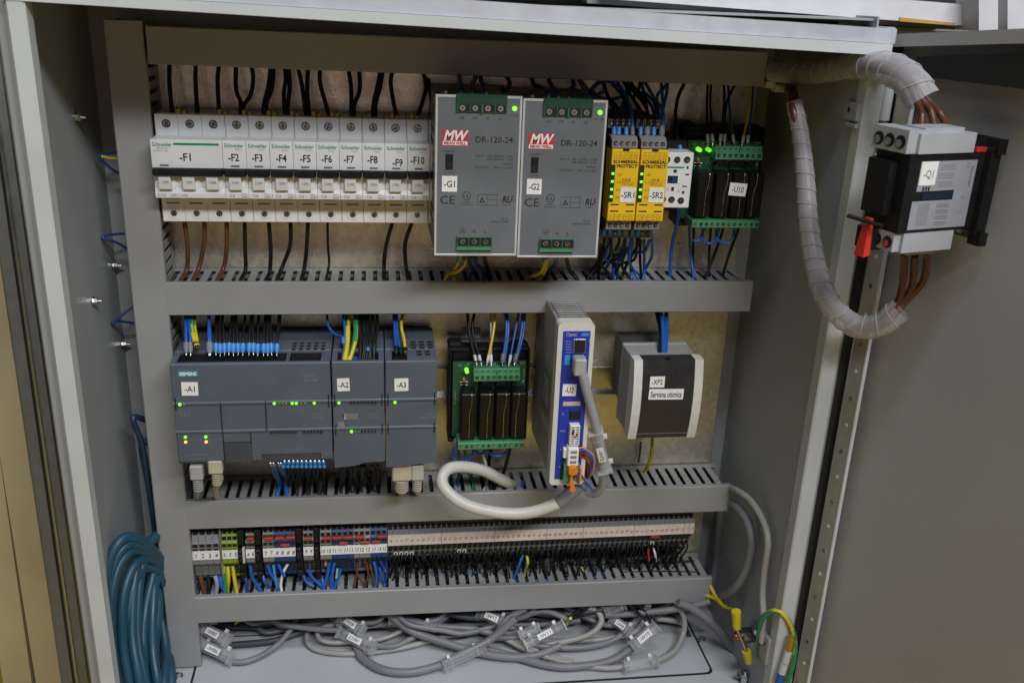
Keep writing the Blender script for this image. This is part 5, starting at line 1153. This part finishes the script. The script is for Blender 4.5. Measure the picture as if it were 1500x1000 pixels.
def sleeve(label,pa,pb,D0,D1,R,txt=None,group='clear cable marker sleeves',flat=True,world=None,up=None,tw=None,twist=0):
    a,b=(Vector(res((*pa,D0))),Vector(res((*pb,D1)))) if world is None else (Vector(world[0]),Vector(world[1]))
    L=(b-a).length; ax=(b-a).normalized(); c=(a+b)/2
    view=(Vector((CX,CD,CZ))-c).normalized(); side=ax.cross(view).normalized(); nrm=side.cross(ax).normalized()
    if nrm.dot(view)<0: nrm=-nrm
    def P_(u,v,w_): p=ax*u+side*v+nrm*w_; return (p.x,p.y,p.z)
    def bx(k,u0,u1,v0,v1,w0,w1,m_): k.hexa([P_(u0,v0,w0),P_(u1,v0,w0),P_(u1,v1,w0),P_(u0,v1,w0),P_(u0,v0,w1),P_(u1,v0,w1),P_(u1,v1,w1),P_(u0,v1,w1)],m_)
    t=thing('cable_marker',tuple(c),label,'cable marker',group)
    k=MB(); h=L/2
    k.tube([P_(-h,0,0),P_(0,0,0),P_(h,0,0)],R,clearp,n=12,caps=False,sub=2)
    bx(k,-h,-h+1.2,-R*1.2,R*1.2,-R,R*1.2,clearp); bx(k,h-1.2,h,-R*1.2,R*1.2,-R,R*1.2,clearp)
    part('sleeve',k,t)
    for u in(-h*.62,h*.62):
        k=MB(); k.cyl(P_(u-1,0,0),P_(u+1,0,0),R*1.12,clearp,n=12,caps=False); bx(k,u-1.6,u+1.6,R*.9,R*1.6,-1.6,1.6,fwhite); part('cable_tie',k,t)
    if txt is not None:
        k=MB(); tw_=tw or min(L*.46,16); bx(k,-tw_/2,tw_/2,-R*.55,R*.55,R*1.14,R*1.2,sticker)
        if txt:
            s_=-1 if ((ax.x<0) ^ bool(twist)) else 1
            O_=P_(0,0,R*1.26); U_=tuple(ax*s_); 
            V_=(ax*s_).cross(nrm); V_=tuple(V_)
            k.text(txt,0,0,0,R*.62,greyink,w=tw_*.8,bold=.02,fr=(O_,U_,V_))
        part('sticker',k,t)
    return t
sleeve('clear sleeve with a tilted white label on the network cable beside the drive controller',(872,630),(886,688),116,108,5.6,'-W2',tw=16)
# socket box wires
z=Zm(860,440,3.3333); G='wires above the socket box'
for p,m_,nm in [([(330,20),(352,110),(360,180),(352,262)],wblack,'black wire into the top of the socket box'),([(352,20),(370,120),(372,262)],wblue,'blue wire into the top of the socket box, left one'),([(385,20),(388,130),(380,262)],wblue,'blue wire into the top of the socket box, right one')]: wire(nm,z(p,lerpd(22,82,len(p))),2.0,m_,G)
wire('green-yellow wire dropping from the socket box',duct_end(z,[(320,660),(316,740),(300,800),(282,838)],-307,60,30),1.9,wyel,two=wgrn,tail=(0,0,-10))
wire('thin dark wire behind the socket box dropping to the third duct',z([(262,690),(258,740),(250,790)],[6,6,8]),1.2,cabd)
# terminal wires, left groups
z=Zm(260,740,3.75); G='wires below the left terminal groups'
tw_=[([(125,385),(138,440),(155,495)],wbrown,'thick light brown wire below terminal 1',2.3),([(165,390),(172,440),(168,498)],wblack,'thick black wire below terminal 2',2.3),([(205,385),(218,430),(210,495)],wvio,'thick grey-violet wire below terminal 3',2.2),([(232,385),(240,430),(265,480)],wblue,'thick blue wire below terminal 4',2.3),
([(262,320),(262,400),(262,498)],'gy','green-yellow wire below the left terminal 5',1.9),([(275,330),(280,400),(275,465)],wyel,'yellow wire below the middle terminal 5',1.9),([(298,325),(312,400),(328,495)],'gy2','green-yellow wire below the right terminal 5',1.9),
([(372,390),(380,430),(385,480)],wdblue,'blue wire below the black clamp left of mark 6',1.7),([(398,320),(410,390),(440,440),(458,470)],wblue,'blue wire below terminals 6',1.7),([(470,385),(480,420),(505,450)],wblue,'blue wire below the black clamp right of mark 6',1.7),
([(493,320),(510,370),(540,420),(555,490)],wblue,'blue wire below terminals 7, next to the light blue one',1.7),([(525,322),(538,400),(556,490)],mat('wire_light_blue',(.03,.26,.60),.38),'light blue wire below terminals 7, right one',1.3),([(553,318),(568,355),(590,390)],wblue,'short blue wire below the first terminal 8',1.6),([(606,320),(580,370),(568,430),(572,470)],wwht,'white wire below the terminals 8',1.4),
([(690,380),(710,420),(750,445)],wblue,'short blue wire coming from beside the clamp under marks 9',1.7),([(715,350),(745,400),(790,440),(808,475)],wblue,'blue wire below terminals 9, right one',1.7),([(795,400),(800,430),(795,480)],wblue,'blue wire below the clamp left of mark 10',1.7),([(833,310),(825,370),(808,440),(800,480)],wblue,'blue wire running down left from the terminals marked 10',1.8),([(863,310),(850,370),(845,430),(856,480)],wblue,'blue wire below the first terminal 11',1.8),([(898,348),(878,400),(862,450),(852,480)],wblue,'blue wire below the second terminal 11',1.8),([(878,345),(872,400)],'gw','pale green wire between the blue wires of terminals 11',1.1),
([(815,310),(812,330)],worg,'short orange wire below terminals 10',1.1),([(990,310),(985,360),(1000,400),(1030,440)],wbrown,'thin brown wire below terminals 12, left one',1.1),([(988,360),(975,420),(965,470)],wbrown,'thin brown wire below terminals 12, lowest',1.1),([(1035,310),(1048,370),(1040,410),(1025,445)],wbrown,'thin brown wire below terminals 12, middle one',1.1),([(1055,320),(1072,380),(1080,450)],wbrown,'thin brown wire below terminals 12, right one',1.2),
([(1078,305),(1092,370),(1090,430),(1082,460)],wblue,'blue wire below terminals 13, leftmost there',1.8),([(1108,340),(1125,390),(1138,430),(1134,460)],wblue,'blue wire below terminals 13, lower one',1.6),([(1112,300),(1135,345),(1145,365)],wdblue,'dark blue wire below terminals 13, right one',1.6),([(1145,310),(1148,380),(1138,420)],wdblue,'dark blue wire at the right edge of terminals 13',1.4)]
for p,m_,nm,r in tw_:
    two=None; mm=m_
    if m_=='gy': mm,two=wgrn,wyel
    if m_=='gy2': mm,two=wyel,wgrn
    if m_=='gw': mm=mat('wire_pale_green',(.25,.42,.25),.4)
    sh='short' in nm or p[-1][1]<430
    q=z(p,lerpd(39,43,len(p))) if sh else duct_end(z,p,-410,39,42)
    wire(nm,q,r,mm,G,two=two,tail=None if sh else (0,0,-10))
# dark gaps behind the left group: black wires into the slots
rng=random.Random(21)
G='thin black wires below the grey terminal blocks'
for j in range(59):
    n_=14+j
    if n_ in(45,46): pass
    if rng.random()<.12: continue
    x0=xl+j*pR; sx=round((x0-281*0-2)/10)*10+rng.choice([0,10,-10,0,0]); sl=(281+5+3.5)%10
    xe=x0+rng.gauss(0,3.5); 
    P_=[(x0,34.5,ZR-22),(x0+rng.uniform(-1,1),37,ZR-27),((x0+xe)/2+rng.uniform(-4,4),24+rng.uniform(0,16),ZR-38+rng.uniform(-3,3)),(xe,14+rng.uniform(0,26),-411),(xe,24,-424)]
    wire('thin black wire dropping from the %s'%where(n_),P_,.85,wblack,G,world=True,n=6,sub=4,f0=None)
    if n_ in(15,16,17,18,27,28,44,65): 
        k=MB(); k.ring(x0,ZR-21.6,33.6,2.0,1.2,.6,sticker if n_!=28 else sticker,n=12); solo('wire_collar',k,'white ferrule collar in the %s'%where(n_),'ferrule','white ferrule collars in the terminal row')
wire('bright blue wire dropping from the terminals near number 37',[(640+450/3.571,740+258/3.571,36),(640+430/3.571,740+310/3.571,40),(640+405/3.571,740+375/3.571,'z',-411)],1.5,wblue,tail=(0,0,-10))
wire('yellow-green wire dropping from the terminals near number 38',[(640+470/3.571,740+262/3.571,36),(640+475/3.571,740+300/3.571,40),(640+460/3.571,740+345/3.571,'z',-411)],1.5,mat('wire_lime',(.42,.50,.06),.4),tail=(0,0,-10))
wire('short red wire below the terminals near number 64',[(640+1105/3.571,740+225/3.571,36),(640+1110/3.571,740+290/3.571,38)],1.1,wred)
wire('white wire dropping from the terminals near number 65',[(640+1130/3.571,740+222/3.571,36),(640+1142/3.571,740+255/3.571,39),(640+1145/3.571,740+290/3.571,38)],1.2,wwht)
wire('short yellow wire lying in a slot near number 49',[(640+755/3.571,740+320/3.571,22),(640+770/3.571,740+345/3.571,26)],1.3,wyel)
# dense dark strands behind the wires that can be told apart
k=MB(); rng=random.Random(14)
for j in range(230):
    x=xl+(j/230)*(pR*58)+rng.uniform(-1,1); k.tube([(x,rng.uniform(8,30),ZR-24),(x+rng.uniform(-5,5),rng.uniform(6,16),ZR-38),(x+rng.uniform(-5,5),rng.uniform(6,13),-408.6)],1.2,wblack,n=5,sub=2)
for j in range(90):
    x=4+j*1.95; k.tube([(x,rng.uniform(8,24),ZL-28),(x+rng.uniform(-3,3),rng.uniform(6,14),-408.6)],1.3,wblack,n=5,sub=1)
for j in range(150):
    x=xl+(j/150)*(pR*58)+rng.uniform(-2,2); k.tube([(x,33,ZR-23),(x+rng.uniform(-2,2),36,ZR-28),(x+rng.uniform(-6,6),rng.uniform(14,36),ZR-41),(x+rng.uniform(-6,6),rng.uniform(10,34),-410.5),(x,24,-420)],.6,wblack,n=5,sub=3)
solo('dark_wires',k,'dark mass of black wires behind and below the terminal blocks','wires',kind='stuff')
# upper wires tucked under the third duct
k=MB(); rng=random.Random(4)
for j in range(92):
    x=-1+j*5.3; k.tube([(x,36,ZR+17),(x+rng.uniform(-1,1),37,ZR+24),(x+rng.uniform(-3,3),34,ZR+34)],1.2,rng.choice([wblack]*8+[wblue,wyel]),n=5,sub=2)
solo('upper_wires',k,'dense row of wire ends entering the terminal blocks from above','wires',kind='stuff')
#@@CABLES
# ================================================================ cables on the cabinet floor
def fl_(x,y,h=4.5): return (x,y,'z',ZF+h)
G='grey cables lying in the bottom of the cabinet'
cabs=[
('dark grey cable behind the -W85 marker',[(340,944),(400,938),(440,925),(480,912),(520,900)],5,cabd,[6,7,9,14,18]),
('grey cable leaving the -W86 marker to the right',[(285,930),(300,948),(340,968),(370,965),(405,945),(430,915),(438,895)],4.4,cabg,[16,13,6,6,8,20,30]),
('light cable sweeping in a low arc left of the -W17 marker',[(490,905),(455,920),(450,938),(462,950),(490,956),(530,956),(590,948),(650,932),(700,925)],4.0,cabl,[20,12,8,6,5,5,6,8,12]),
('second light cable arc nested left of the -W17 marker',[(500,910),(470,920),(466,932),(480,940),(510,940),(560,935),(600,918),(640,905)],3.6,cabl,[24,18,12,10,10,12,18,24]),
('grey cable running into the left end of the -W17 marker',[(485,900),(498,918),(520,934),(545,944)],4.4,cabg,[30,24,20,18]),
('grey cable leaving the -W17 marker to the right and rising',[(545,944),(575,946),(600,936),(625,920),(650,905),(670,890)],4.4,cabg,[16,10,12,18,26,36]),
('thick grey cable in a long low curve to the front sleeve',[(520,940),(530,962),(560,980),(600,984),(640,975),(680,960),(720,935),(755,905)],6,cabg,[9,7,7,7,8,10,22,42]),
('grey cable behind, running right from the clear sleeve',[(590,905),(640,916),(690,920),(730,930),(790,945),(850,948),(900,936),(935,905),(950,885)],5,cabg,[28,24,20,14,9,7,9,26,46]),
('thick grey cable across the middle of the floor',[(560,890),(600,922),(650,940),(700,955),(750,962),(790,958),(820,945)],6,cabg,[46,22,14,9,8,9,14]),
('long grey cable in a wide front arc to the -W10 marker',[(690,945),(750,960),(810,975),(860,974),(900,965),(930,945)],6,cabg,[8,7,7,7,9,16]),
('thin light cable ending in the front clear sleeve',[(740,935),(780,955),(840,972),(890,978),(920,974)],4.2,cabl,[12,8,6,6,8]),
('light cable curving up from the front clear sleeve to the duct',[(955,970),(985,955),(1000,930),(1002,905),(990,880)],4.2,cabl,[8,9,14,30,50]),
('grey cable arching from the right of the -W12 marker',[(770,900),(800,895),(830,908),(812,925),(770,932),(720,934)],4.4,cabg,[34,38,30,22,16,14]),
('light grey cable ring at the middle right of the floor',[(850,885),(875,895),(880,912),(860,930),(810,942),(760,945)],4.6,cabl,[44,36,28,18,10,8]),
('grey cable running left from the small dark marker',[(945,905),(930,925),(890,935),(840,938),(790,938)],4.2,cabl,[26,14,9,7,7]),
('grey cable going down left past the -W12 marker',[(770,890),(745,905),(720,935),(680,955),(650,970)],5.4,cabg,[46,36,22,14,10]),
('thin grey cable crossing under the white foil sleeve',[(740,930),(770,945),(800,958),(840,968)],3.2,cabl,[14,10,7,6]),
('grey cable rising behind the right of the duct',[(830,890),(870,900),(930,898),(1000,890),(1040,880)],5,cabg,[30,28,34,44,54]),
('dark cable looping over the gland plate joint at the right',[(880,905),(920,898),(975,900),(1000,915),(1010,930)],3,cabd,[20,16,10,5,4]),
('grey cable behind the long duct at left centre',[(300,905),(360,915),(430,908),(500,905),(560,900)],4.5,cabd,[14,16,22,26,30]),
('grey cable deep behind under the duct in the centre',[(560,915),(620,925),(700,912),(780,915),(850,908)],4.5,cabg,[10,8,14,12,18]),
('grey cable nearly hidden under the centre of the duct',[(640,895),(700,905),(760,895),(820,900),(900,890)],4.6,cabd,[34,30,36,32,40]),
]
for nm,p,r,m_,hs in cabs:
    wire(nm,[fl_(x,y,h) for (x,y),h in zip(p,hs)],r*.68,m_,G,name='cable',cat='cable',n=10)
rng=random.Random(77)
pos_='far left,left,left of centre,just left of centre,centre,just right of centre,right of centre,right,far right'.split(',')
for q in range(12):
    x0_=300+q*56+rng.uniform(-15,15); L_=rng.uniform(140,260); y0_=rng.uniform(896,908); dy=rng.uniform(6,24); h0=rng.uniform(5,26)
    cp=[fl_(x0_-22,884,46)]
    for j in range(7):
        f=j/6; cp.append(fl_(min(x0_+L_*f+rng.uniform(-8,8),1000),y0_+dy*math.sin(math.pi*min(1,f*1.05))+rng.uniform(-4,4)-(x0_+L_*f-600)*.02,h0*(1-.5*math.sin(math.pi*f))+rng.uniform(0,5)+5))
    cp.append(fl_(min(x0_+L_+20,1015),880,48))
    wire('thin %s cable in the tangle at the %s, %s layer'%('dark' if q%3==0 else 'grey',pos_[q//2+1],'front' if q%2 else 'rear'),cp,rng.uniform(2.3,3.4),[cabd,cabg,cabg,cabl][q%4] if q%3 else mat('cable_mid_dark',(.11,.11,.12),.45),'thin cables tangled under the lowest duct',name='cable',cat='cable',n=9)
for nm,pa,pb,ha,hb,R,txt,tx in [('clear marker sleeve reading -W85 at the left end of the floor',(295,918),(334,938),30,24,8.6,'-W85',0),('clear marker sleeve reading -W86, front left on the floor',(292,942),(340,964),16,12,8.6,'-W86',0),('clear marker sleeve with partly hidden label above -W17',(500,903),(532,925),34,28,8.2,'-W09',0),('clear marker sleeve reading -W17 upside down',(498,925),(548,950),20,16,8.4,'-W17',1),
 ('long clear sleeve without readable label under the middle of the duct',(570,908),(638,918),30,26,6.6,None,0),('clear sleeve on the thick cable, front centre',(648,976),(708,948),10,14,7.4,None,0),('marker sleeve reading -W12 tucked under the duct',(700,895),(742,912),36,30,8.2,'-W12',0),('white foil marker sleeve with faint label right of centre',(768,944),(826,914),16,30,7.6,'-W11',0),('small dark clear marker under the duct left of -W10',(896,905),(924,926),24,18,7.8,'-W8',0),('clear marker sleeve reading -W10 standing steeply',(925,948),(962,916),18,36,9.0,'-W10',0),('clear empty sleeve lying front right on the floor',(912,976),(962,968),9,9,7.8,None,0),('crumpled clear sleeve under the duct right of centre',(885,896),(915,884),36,44,8,None,0),('clear sleeve below the -W12 marker in the cable heap',(760,930),(790,918),24,30,6.5,None,0)]:
    a=atz(*pa,ZF+ha); b=atz(*pb,ZF+hb); sleeve(nm,None,None,0,0,R*.68,txt,world=(a,b),twist=tx)
for i,(p,m_) in enumerate([([(742,912),(752,900),(752,885)],mat('wire_lime',(.42,.50,.06),.4)),([(826,912),(845,895),(860,880)],wblack),([(830,910),(850,898),(868,882)],wblack),([(826,913),(831,908),(836,905)],mat('wire_lime',(.42,.50,.06),.4)),([(958,915),(945,895),(930,880)],wblack),([(962,912),(950,892),(940,876)],wblack),([(955,918),(938,900),(922,885)],wblack),([(318,905),(330,908),(342,900)],wblue),([(345,912),(352,905),(356,896)],wyel)]):
    wire('%s core stripped from a cable on the floor, %s from the left'%({0:'lime green',1:'black',2:'black',3:'short lime green',4:'black',5:'black',6:'black',7:'blue',8:'yellow'}[i],ORD[[2,4,5,3,7,8,6,0,1][i]]),[fl_(x,y,28+j*10) for j,(x,y) in enumerate(p)],1.6,m_,'stripped cores in the cable heap')
# right hand cables
z=Zm(1000,700,3); G='cables hanging by the right wall'
wire('light grey cable arching from the third duct down the right wall',[(1066,712,38)]+[(x,y,'x',X) for x,y,X in((1080,718,516),(1100,733,522),(1118,763,526),(1125,793,526),(1120,833,526),(1117,867,526),(1118,900,526),(1116,940,527))],3.1,cabl,G,name='cable',cat='cable',n=10)
wire('grey cable curving from the third duct back under the lowest duct',[(1062,732,34)]+[(x,y,'x',X) for x,y,X in((1080,742,519),(1096,766,523),(1101,800,524),(1092,837,522),(1075,862,517))]+[(1052,876,52),(1020,881,40),(1000,882,34)],4.2,cabg,G,name='cable',cat='cable',n=10)
wire('straight grey cable standing behind the end of the terminal row',z([(172,40),(165,150),(158,280),(140,420),(130,520)],[8,8,8,9,12]),4.6,cabg,G,name='cable',cat='cable',n=10)
wire('grey cable from under the lowest duct down to the earth bolt',z([(-20,545),(40,570),(110,620),(180,695),(240,780),(275,808),(310,780),(325,730)],[60,62,66,70,74,76,78,76]),4.2,cabg,G,name='cable',cat='cable',n=10)
wire('green-yellow earth cable arching over to the hinge side',z([(335,775),(332,700),(350,620),(400,582),(455,612),(492,700),(490,790),(462,900)],[130,138,150,160,166,168,168,168]),2.3,wgrn,None,name='earth_cable',cat='cable',two=wyel,n=10)
t=ob=wire('thin green-yellow earth wire coming from under the lowest duct',z([(100,515),(150,530),(180,560),(225,572),(238,590)],[50,60,72,84,90]),2.2,wyel,None,name='earth_wire',cat='wire',two=wgrn)
wire('short yellow wire end sticking out under the lowest duct',z([(120,470),(140,510),(160,545)],[50,56,64]),2.0,wyel,None)
p=at(1000+265/3,700+690/3,108); p=atx(1088,930,518); t=thing('earth_bolt',p,'copper coloured earth bolt with washers and yellow lugs on the right wall','earth bolt')
k=MB(); k.cyl((14,0,0),(9,0,0),13,steel,n=22); k.cyl((9,0,0),(7.4,0,0),10.5,steel,n=22); part('washer',k,t)
k=MB(); k.cyl((7.4,0,0),(-1,0,0),7.4,steeld,n=6,smooth=False); part('nut',k,t)
k=MB(); k.cyl((-1,0,0),(-9,0,0),4.2,copper,n=14); k.cyl((-9,0,0),(-9.6,0,0),3.2,redj,n=10); part('stud',k,t)
for a,b in(((-13,6,33),(-10,6,14)),((3,7,-13),(7,7,-26))):
    k=MB(); k.cyl(a,b,4.6,wyel,r1=3.8,n=14); q=b if b[2]>0 else a; k.cyl(q,(-3,3,1),1.7,steel,n=8); part('cable_lug',k,t)
p=at(1000+460/3,700+760/3,172); t=thing('wire_splice',p,'stacked brass and white splice sleeves on the right frame edge','splice')
for i,(z0,z1,m_) in enumerate(((16,2,mat('brass',(.50,.36,.10),.35,.8)),(1,-12,creamp),(-13,-24,creamp),(-25,-40,wblue))): k=MB(); k.cyl((2.5-i*1.6,0,z0),(1.2-i*1.6,0,z1),3.6,m_,n=12); part('sleeve',k,t)
# ---------------------------------------------------------------- spiral wrapped supply leads
def spiral(label,pts,r0,r1,pitch,turns_dir=1):
    P_=[res(p) for p in pts]; Q=smooth(P_,14); k=MB(); n=28; L=[0]
    for a,b in zip(Q,Q[1:]): L.append(L[-1]+(b-a).length)
    tot=L[-1]
    # resample evenly
    N=int(tot/1.3); out=[]; j=0
    for i in range(N+1):
        s=tot*i/N
        while j<len(L)-2 and L[j+1]<s: j+=1
        f=(s-L[j])/max(L[j+1]-L[j],1e-6); out.append(Q[j].lerp(Q[j+1],f))
    step=tot/N
    def rf(i,jj,n_,kk):
        s=i*step; r=r0+(r1-r0)*s/tot; ph=(s/pitch-jj/n_)%1.0; return r*(1.0+.085*ph)
    k.tube([tuple(p) for p in out],r0,spiralm,n=n,rf=rf,caps=False,sub=1)
    # bright helical edge
    pr=[]; prev=None
    for i in range(N+1):
        p=out[i]; tt=(out[min(i+1,N)]-out[max(i-1,0)]).normalized()
        if prev is None: e=Vector((0,1,0)) if abs(tt.y)<.9 else Vector((1,0,0)); e1=(e-tt*e.dot(tt)).normalized()
        else: e1=(prev-tt*prev.dot(tt)).normalized()
        prev=e1; e2=tt.cross(e1); s=i*step; g=2*math.pi*s/pitch; r=(r0+(r1-r0)*s/tot)*1.085; pr.append(tuple(p+e1*(r*math.cos(g))+e2*(r*math.sin(g))))
    e=MB(); 
    t=thing('spiral_wrap',tuple(P_[0]),label,'spiral wrap','milky spiral wraps round the supply leads')
    # helix needs finer sampling: interpolate angle
    hp=[]; M_=int(tot/pitch*20); prev=None; fr=[]
    for i in range(N+1):
        p=out[i]; tt=(out[min(i+1,N)]-out[max(i-1,0)]).normalized()
        if prev is None: e_=Vector((0,1,0)) if abs(tt.y)<.9 else Vector((1,0,0)); e1=(e_-tt*e_.dot(tt)).normalized()
        else: e1=(prev-tt*prev.dot(tt)).normalized()
        prev=e1; fr.append((p,e1,tt.cross(e1)))
    for q in range(M_+1):
        s=tot*q/M_; i=min(int(s/step),N-1); f=s/step-i; p=fr[i][0].lerp(fr[i+1][0],f); e1=fr[i][1].lerp(fr[i+1][1],f); e2=fr[i][2].lerp(fr[i+1][2],f)
        g=2*math.pi*s/pitch; r=(r0+(r1-r0)*s/tot)*1.075; hp.append(tuple(p+e1*(r*math.cos(g))+e2*(r*math.sin(g))))
    O_=P_[0]
    e.tube([tuple(a[i]-O_[i] for i in range(3)) for a in hp],.55,spiralm,n=5,sub=1)
    k.v=[tuple(a[i]-O_[i] for i in range(3)) for a in k.v]
    part('wrap',k,t); part('wrap_edge',e,t); return out
up=[(1128,106,50),(1160,108,66),(1200,106,95),(1240,98,130),(1280,96,165),(1312,104,190),(1335,122,206),(1352,148,214)]
spiral('milky spiral wrap arching from the top duct over to the door switch',up,7.0,11.4,13)
LX=[504,508,510,511,511,512]
lo=[(x,y,atx(x,y,X)[1]) for (x,y),X in zip(((1163,150),(1173,200),(1180,260),(1184,320),(1194,385),(1213,440)),LX)]+[(1250,476,200),(1288,476,210),(1318,454,216)]
spiral('milky spiral wrap hanging along the right wall and curving up below the switch',lo,6.0,8.8,12)
Gb='brown supply leads of the door switch'
for i,(o,end) in enumerate([((-5,0),(1348,196)),((0,3),(1371,196)),((5,-2),(1393,192))]):
    mid=[(x+o[0]*.7,y+o[1]*1.5,d) for x,y,d in up[:-1]]
    ex_=[(1350+o[0]*1.6,146,214)]+[((1350,170,216),(1364,165,216),(1378,168,216))[i]]+[(end[0],end[1]+4,226+i*3)]
    wire('brown lead inside the upper spiral wrap, %s at the switch'%('left','middle','right')[i],mid+ex_,2.7,wbrown,Gb,n=10,f1=(fgrey,6,3.2),name='supply_lead')
for i,end in enumerate([(1325,372),(1340,374),(1358,376)]):
    o=(-4+i*4,-2+i*2); mid=[(x+o[0],y+o[1],d) for x,y,d in lo[:-1]]
    ex_=[(1312+i*6,448-i*2,205),((1322,415),(1336,418),(1352,412))[i]+(214,),(end[0],end[1],232)]
    wire('brown lead inside the lower spiral wrap, %s below the switch'%('left','middle','right')[i],[(1152+i*5,128,46)]+mid+ex_,2.7,wbrown,Gb,n=10,name='supply_lead')
k=MB(); p=at(1128,124,52); k.box(p[0]-4,p[0]+5,44,54,p[2]-3,p[2]+3,creamp,1); q=at(1143,130,56); k.box(q[0]-5,q[0]+4,46,58,q[2]-3,q[2]+3,creamp,1.2); solo('adhesive_mount',k,'cream adhesive tie mount at the right end of the top duct','tie mount')
# left side: teal coil and ties
t=thing('cable_coil',at(190,990,60),'thick coil of teal cable hanging at the lower left behind the frame','cable coil'); O_=at(190,990,60)
rng=random.Random(2)
def coil(pts,r,m_=tealc):
    if pts[-1][2]<72 and pts[-1][1]<900: pts=pts+[(pts[-1][0]+20,pts[-1][1]+22,36)]
    if pts[0][2]<62: pts=[(pts[0][0]+22,pts[0][1]+4,34)]+pts
    P_=[res(p) for p in pts]; k=MB(); k.tube([tuple(a[i]-O_[i] for i in range(3)) for a in P_],r,m_,n=12,sub=7); part('turn',k,t)
coil([(166,1085,150),(160,1000,140),(155,940,128),(153,880,116),(160,822,104),(180,788,92),(205,789,78),(224,806,64)],4.3)
coil([(186,1085,146),(172,1000,138),(163,930,126),(164,870,112),(174,828,98),(194,806,84),(214,812,70),(228,830,56)],4.3)
coil([(204,1085,142),(190,1000,134),(180,940,122),(180,880,108),(190,840,94),(206,820,80),(226,822,60)],4.3)
coil([(229,784,50),(213,812,70),(203,860,90),(201,930,112),(212,1000,132),(222,1085,142)],4.3)
coil([(232,806,46),(222,850,68),(212,900,88),(210,960,112),(226,1085,140)],4.3)
coil([(234,856,42),(232,900,66),(226,950,92),(226,1000,116),(236,1085,134)],4.3)
coil([(238,900,40),(243,950,64),(240,1000,100),(240,1085,130)],4.3)
coil([(176,1085,148),(166,1000,139),(159,935,127),(158,875,114),(167,824,100),(187,797,88),(210,800,74),(226,816,60)],4.2)
coil([(212,1085,138),(200,1000,130),(191,945,118),(190,890,104),(198,850,90),(212,832,76),(228,836,58)],4.2)
coil([(216,1085,144),(205,1000,136),(194,930,116),(196,860,94),(206,812,74),(226,788,52)],4.2)
coil([(242,1085,136),(231,1000,122),(224,950,104),(224,890,84),(230,846,60)],4.2)
coil([(246,946,38),(250,990,72),(252,1085,112)],5.0)
coil([(195,612,46),(208,650,46),(216,700,42),(224,750,38),(232,800,34)],2.6,mat('strand_dark',(.008,.03,.065),.45))
coil([(208,650,36),(218,710,34),(228,780,32),(240,860,32),(248,930,30)],3.0,MATS['strand_dark'])
for i,(a,b,c,col) in enumerate([((146,226),(160,234),(182,232),wblue),((152,345),(168,342),(190,342),wblue),((166,470),(180,469),(200,468),wblue)]):
    k=wire('blue loop of wire poking out behind the left duct, %s'%('upper one','middle one','lower one')[i],[(a[0]+30,a[1]-(3 if i<2 else -3),10),(a[0]+2,a[1],18),(a[0],a[1]+4,20),(b[0]+4,b[1]+(14 if i<2 else -12),16),(c[0]+8,c[1]+(30 if i<2 else -26),10)],1.1,wdblue,'wire loops behind the left duct')
wire('green-yellow strand beside the upper blue loop behind the left duct',[(148,229,19),(165,232,16),(190,231,12)],1.3,wyel,'wire loops behind the left duct')
